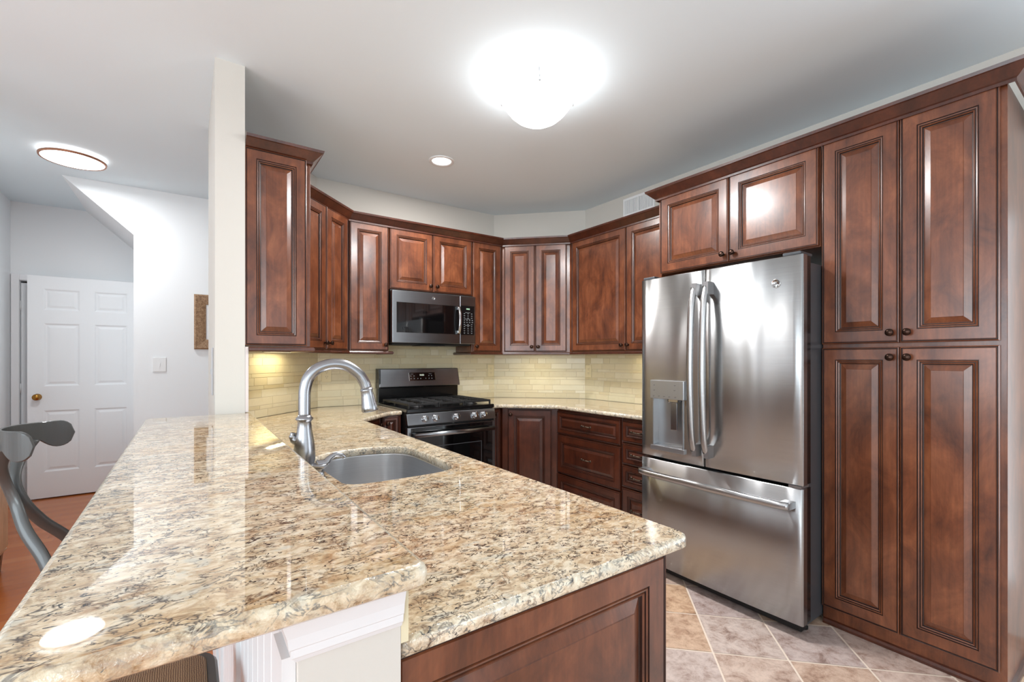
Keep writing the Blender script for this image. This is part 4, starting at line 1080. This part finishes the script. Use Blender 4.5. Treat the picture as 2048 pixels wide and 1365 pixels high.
for lx, ly in ((-0.03, 0.05), (-0.03, 1.04), (-0.36, 0.05), (-0.36, 1.04)):
    MB().add([(lx-0.012, ly-0.012, 0), (lx+0.012, ly-0.012, 0), (lx+0.012, ly+0.012, 0), (lx-0.012, ly+0.012, 0), (lx-0.022, ly-0.022, 0.1245), (lx+0.022, ly-0.022, 0.1245), (lx+0.022, ly+0.022, 0.1245), (lx-0.022, ly+0.022, 0.1245)],
             [(0, 3, 2, 1), (4, 5, 6, 7), (0, 1, 5, 4), (1, 2, 6, 5), (2, 3, 7, 6), (3, 0, 4, 7)]).build('leg', simple('leg_wood', (120, 84, 60), 0.4), cd)

# ------------------------------------------------------------ bar stools
def stool():
    s = thing('bar_stool', 'dark grey stool with a curved crest rail beyond the far end of the bar', 'bar stool', (-0.215, 2.69, 0), 0)
    # crest: bent plate with drooping rounded lobes
    n = 44; top = []; bot = []
    for i in range(n+1):
        t = -1+2*i/n; a = PI+t*1.42
        cx, cy, r = -0.215, 0.0, 0.205
        x = cx+r*0.92*math.cos(a); y = cy+r*math.sin(a)
        u = abs(t)
        zt = 1.003
        zb = 0.925
        rr_ = 1-math.sqrt(max(0, 1-((max(u, 0.8)-0.80)/0.20)**2)); zt -= 0.058*rr_
        if u > 0.55:
            k = (u-0.55)/0.45
            zb = 0.925-0.040*math.sin(min(1, k*1.9)*PI/2)+0.057*rr_
        top.append((x, y, zt, a)); bot.append(zb)
    b = MB(); R = []
    for (x, y, zt, a), zb in zip(top, bot):
        nx, ny = math.cos(a), math.sin(a); e = 0.007
        R.append([(x+nx*e, y+ny*e, zb), (x+nx*e, y+ny*e, zt), (x-nx*e, y-ny*e, zt), (x-nx*e, y-ny*e, zb)])
    b.rings(R, [0]*n, (True, True), False); b.build('crest_rail', SLATE, s, bevel=0.003)
    for sg in (-1, 1):
        p = smooth_path([(-0.372, sg*0.115, 0.935), (-0.388, sg*0.080, 0.86), (-0.385, sg*0.035, 0.78), (-0.360, sg*0.028, 0.69), (-0.315, sg*0.070, 0.585), (-0.235, sg*0.130, 0.46), (-0.195, sg*0.172, 0.30), (-0.235, sg*0.19, 0.12), (-0.285, sg*0.20, 0.004)], 8)
        MB().tube(p, interp([0.042, 0.026, 0.020, 0.022, 0.024, 0.024, 0.020, 0.017, 0.015], 8), 14, 0, None, 0.38, up=(1, 0, 0)).build('back_leg', SLATE, s)
        q = smooth_path([(0.15, sg*0.15, 0.59), (0.165, sg*0.16, 0.4), (0.175, sg*0.17, 0.2), (0.20, sg*0.18, 0.004)], 6)
        MB().tube(q, interp([0.018, 0.016, 0.015, 0.013], 6), 12).build('front_leg', SLATE, s)
    fr_ = roundpoly([(-0.13, -0.17), (0.22, -0.19), (0.22, 0.19), (-0.13, 0.17)], [0.06]*4, 6)
    b = MB(); b.rings([[(x, y, z) for x, y in offs(fr_, d)] for d, z in ((0.004, 0.578), (0, 0.584), (0, 0.606), (0.005, 0.612), (0.02, 0.612), (0.02, 0.60))], [0]*5, (True, False)); b.build('seat_frame', SLATE, s)
    b = MB(); b.rings([[(x, y, z) for x, y in offs(fr_, d)] for d, z in ((0.021, 0.6), (0.021, 0.615), (0.03, 0.622), (0.06, 0.628))], [0]*3, (False, True), True); b.build('seat', WOVEN, s)
    b = MB(); b.tube([(0.172, -0.168, 0.22), (0.172, 0.168, 0.22)], 0.011, 10)
    for sg in (-1, 1): b.tube([(0.172, sg*0.168, 0.26), (-0.20, sg*0.178, 0.26)], 0.009, 10)
    b.build('footrest', SLATE, s)
    return s
s1 = stool(); s1.rotation_euler.z = -0.14
s2 = copy_tree(s1); s2.rotation_euler.z = 0; s2.location = (-0.165, 1.10, 0); s2['label'] = 'stool tucked under the bar, only its woven seat showing below the granite edge'
for s_ in (s1, s2): s_['group'] = 'stools at the bar'
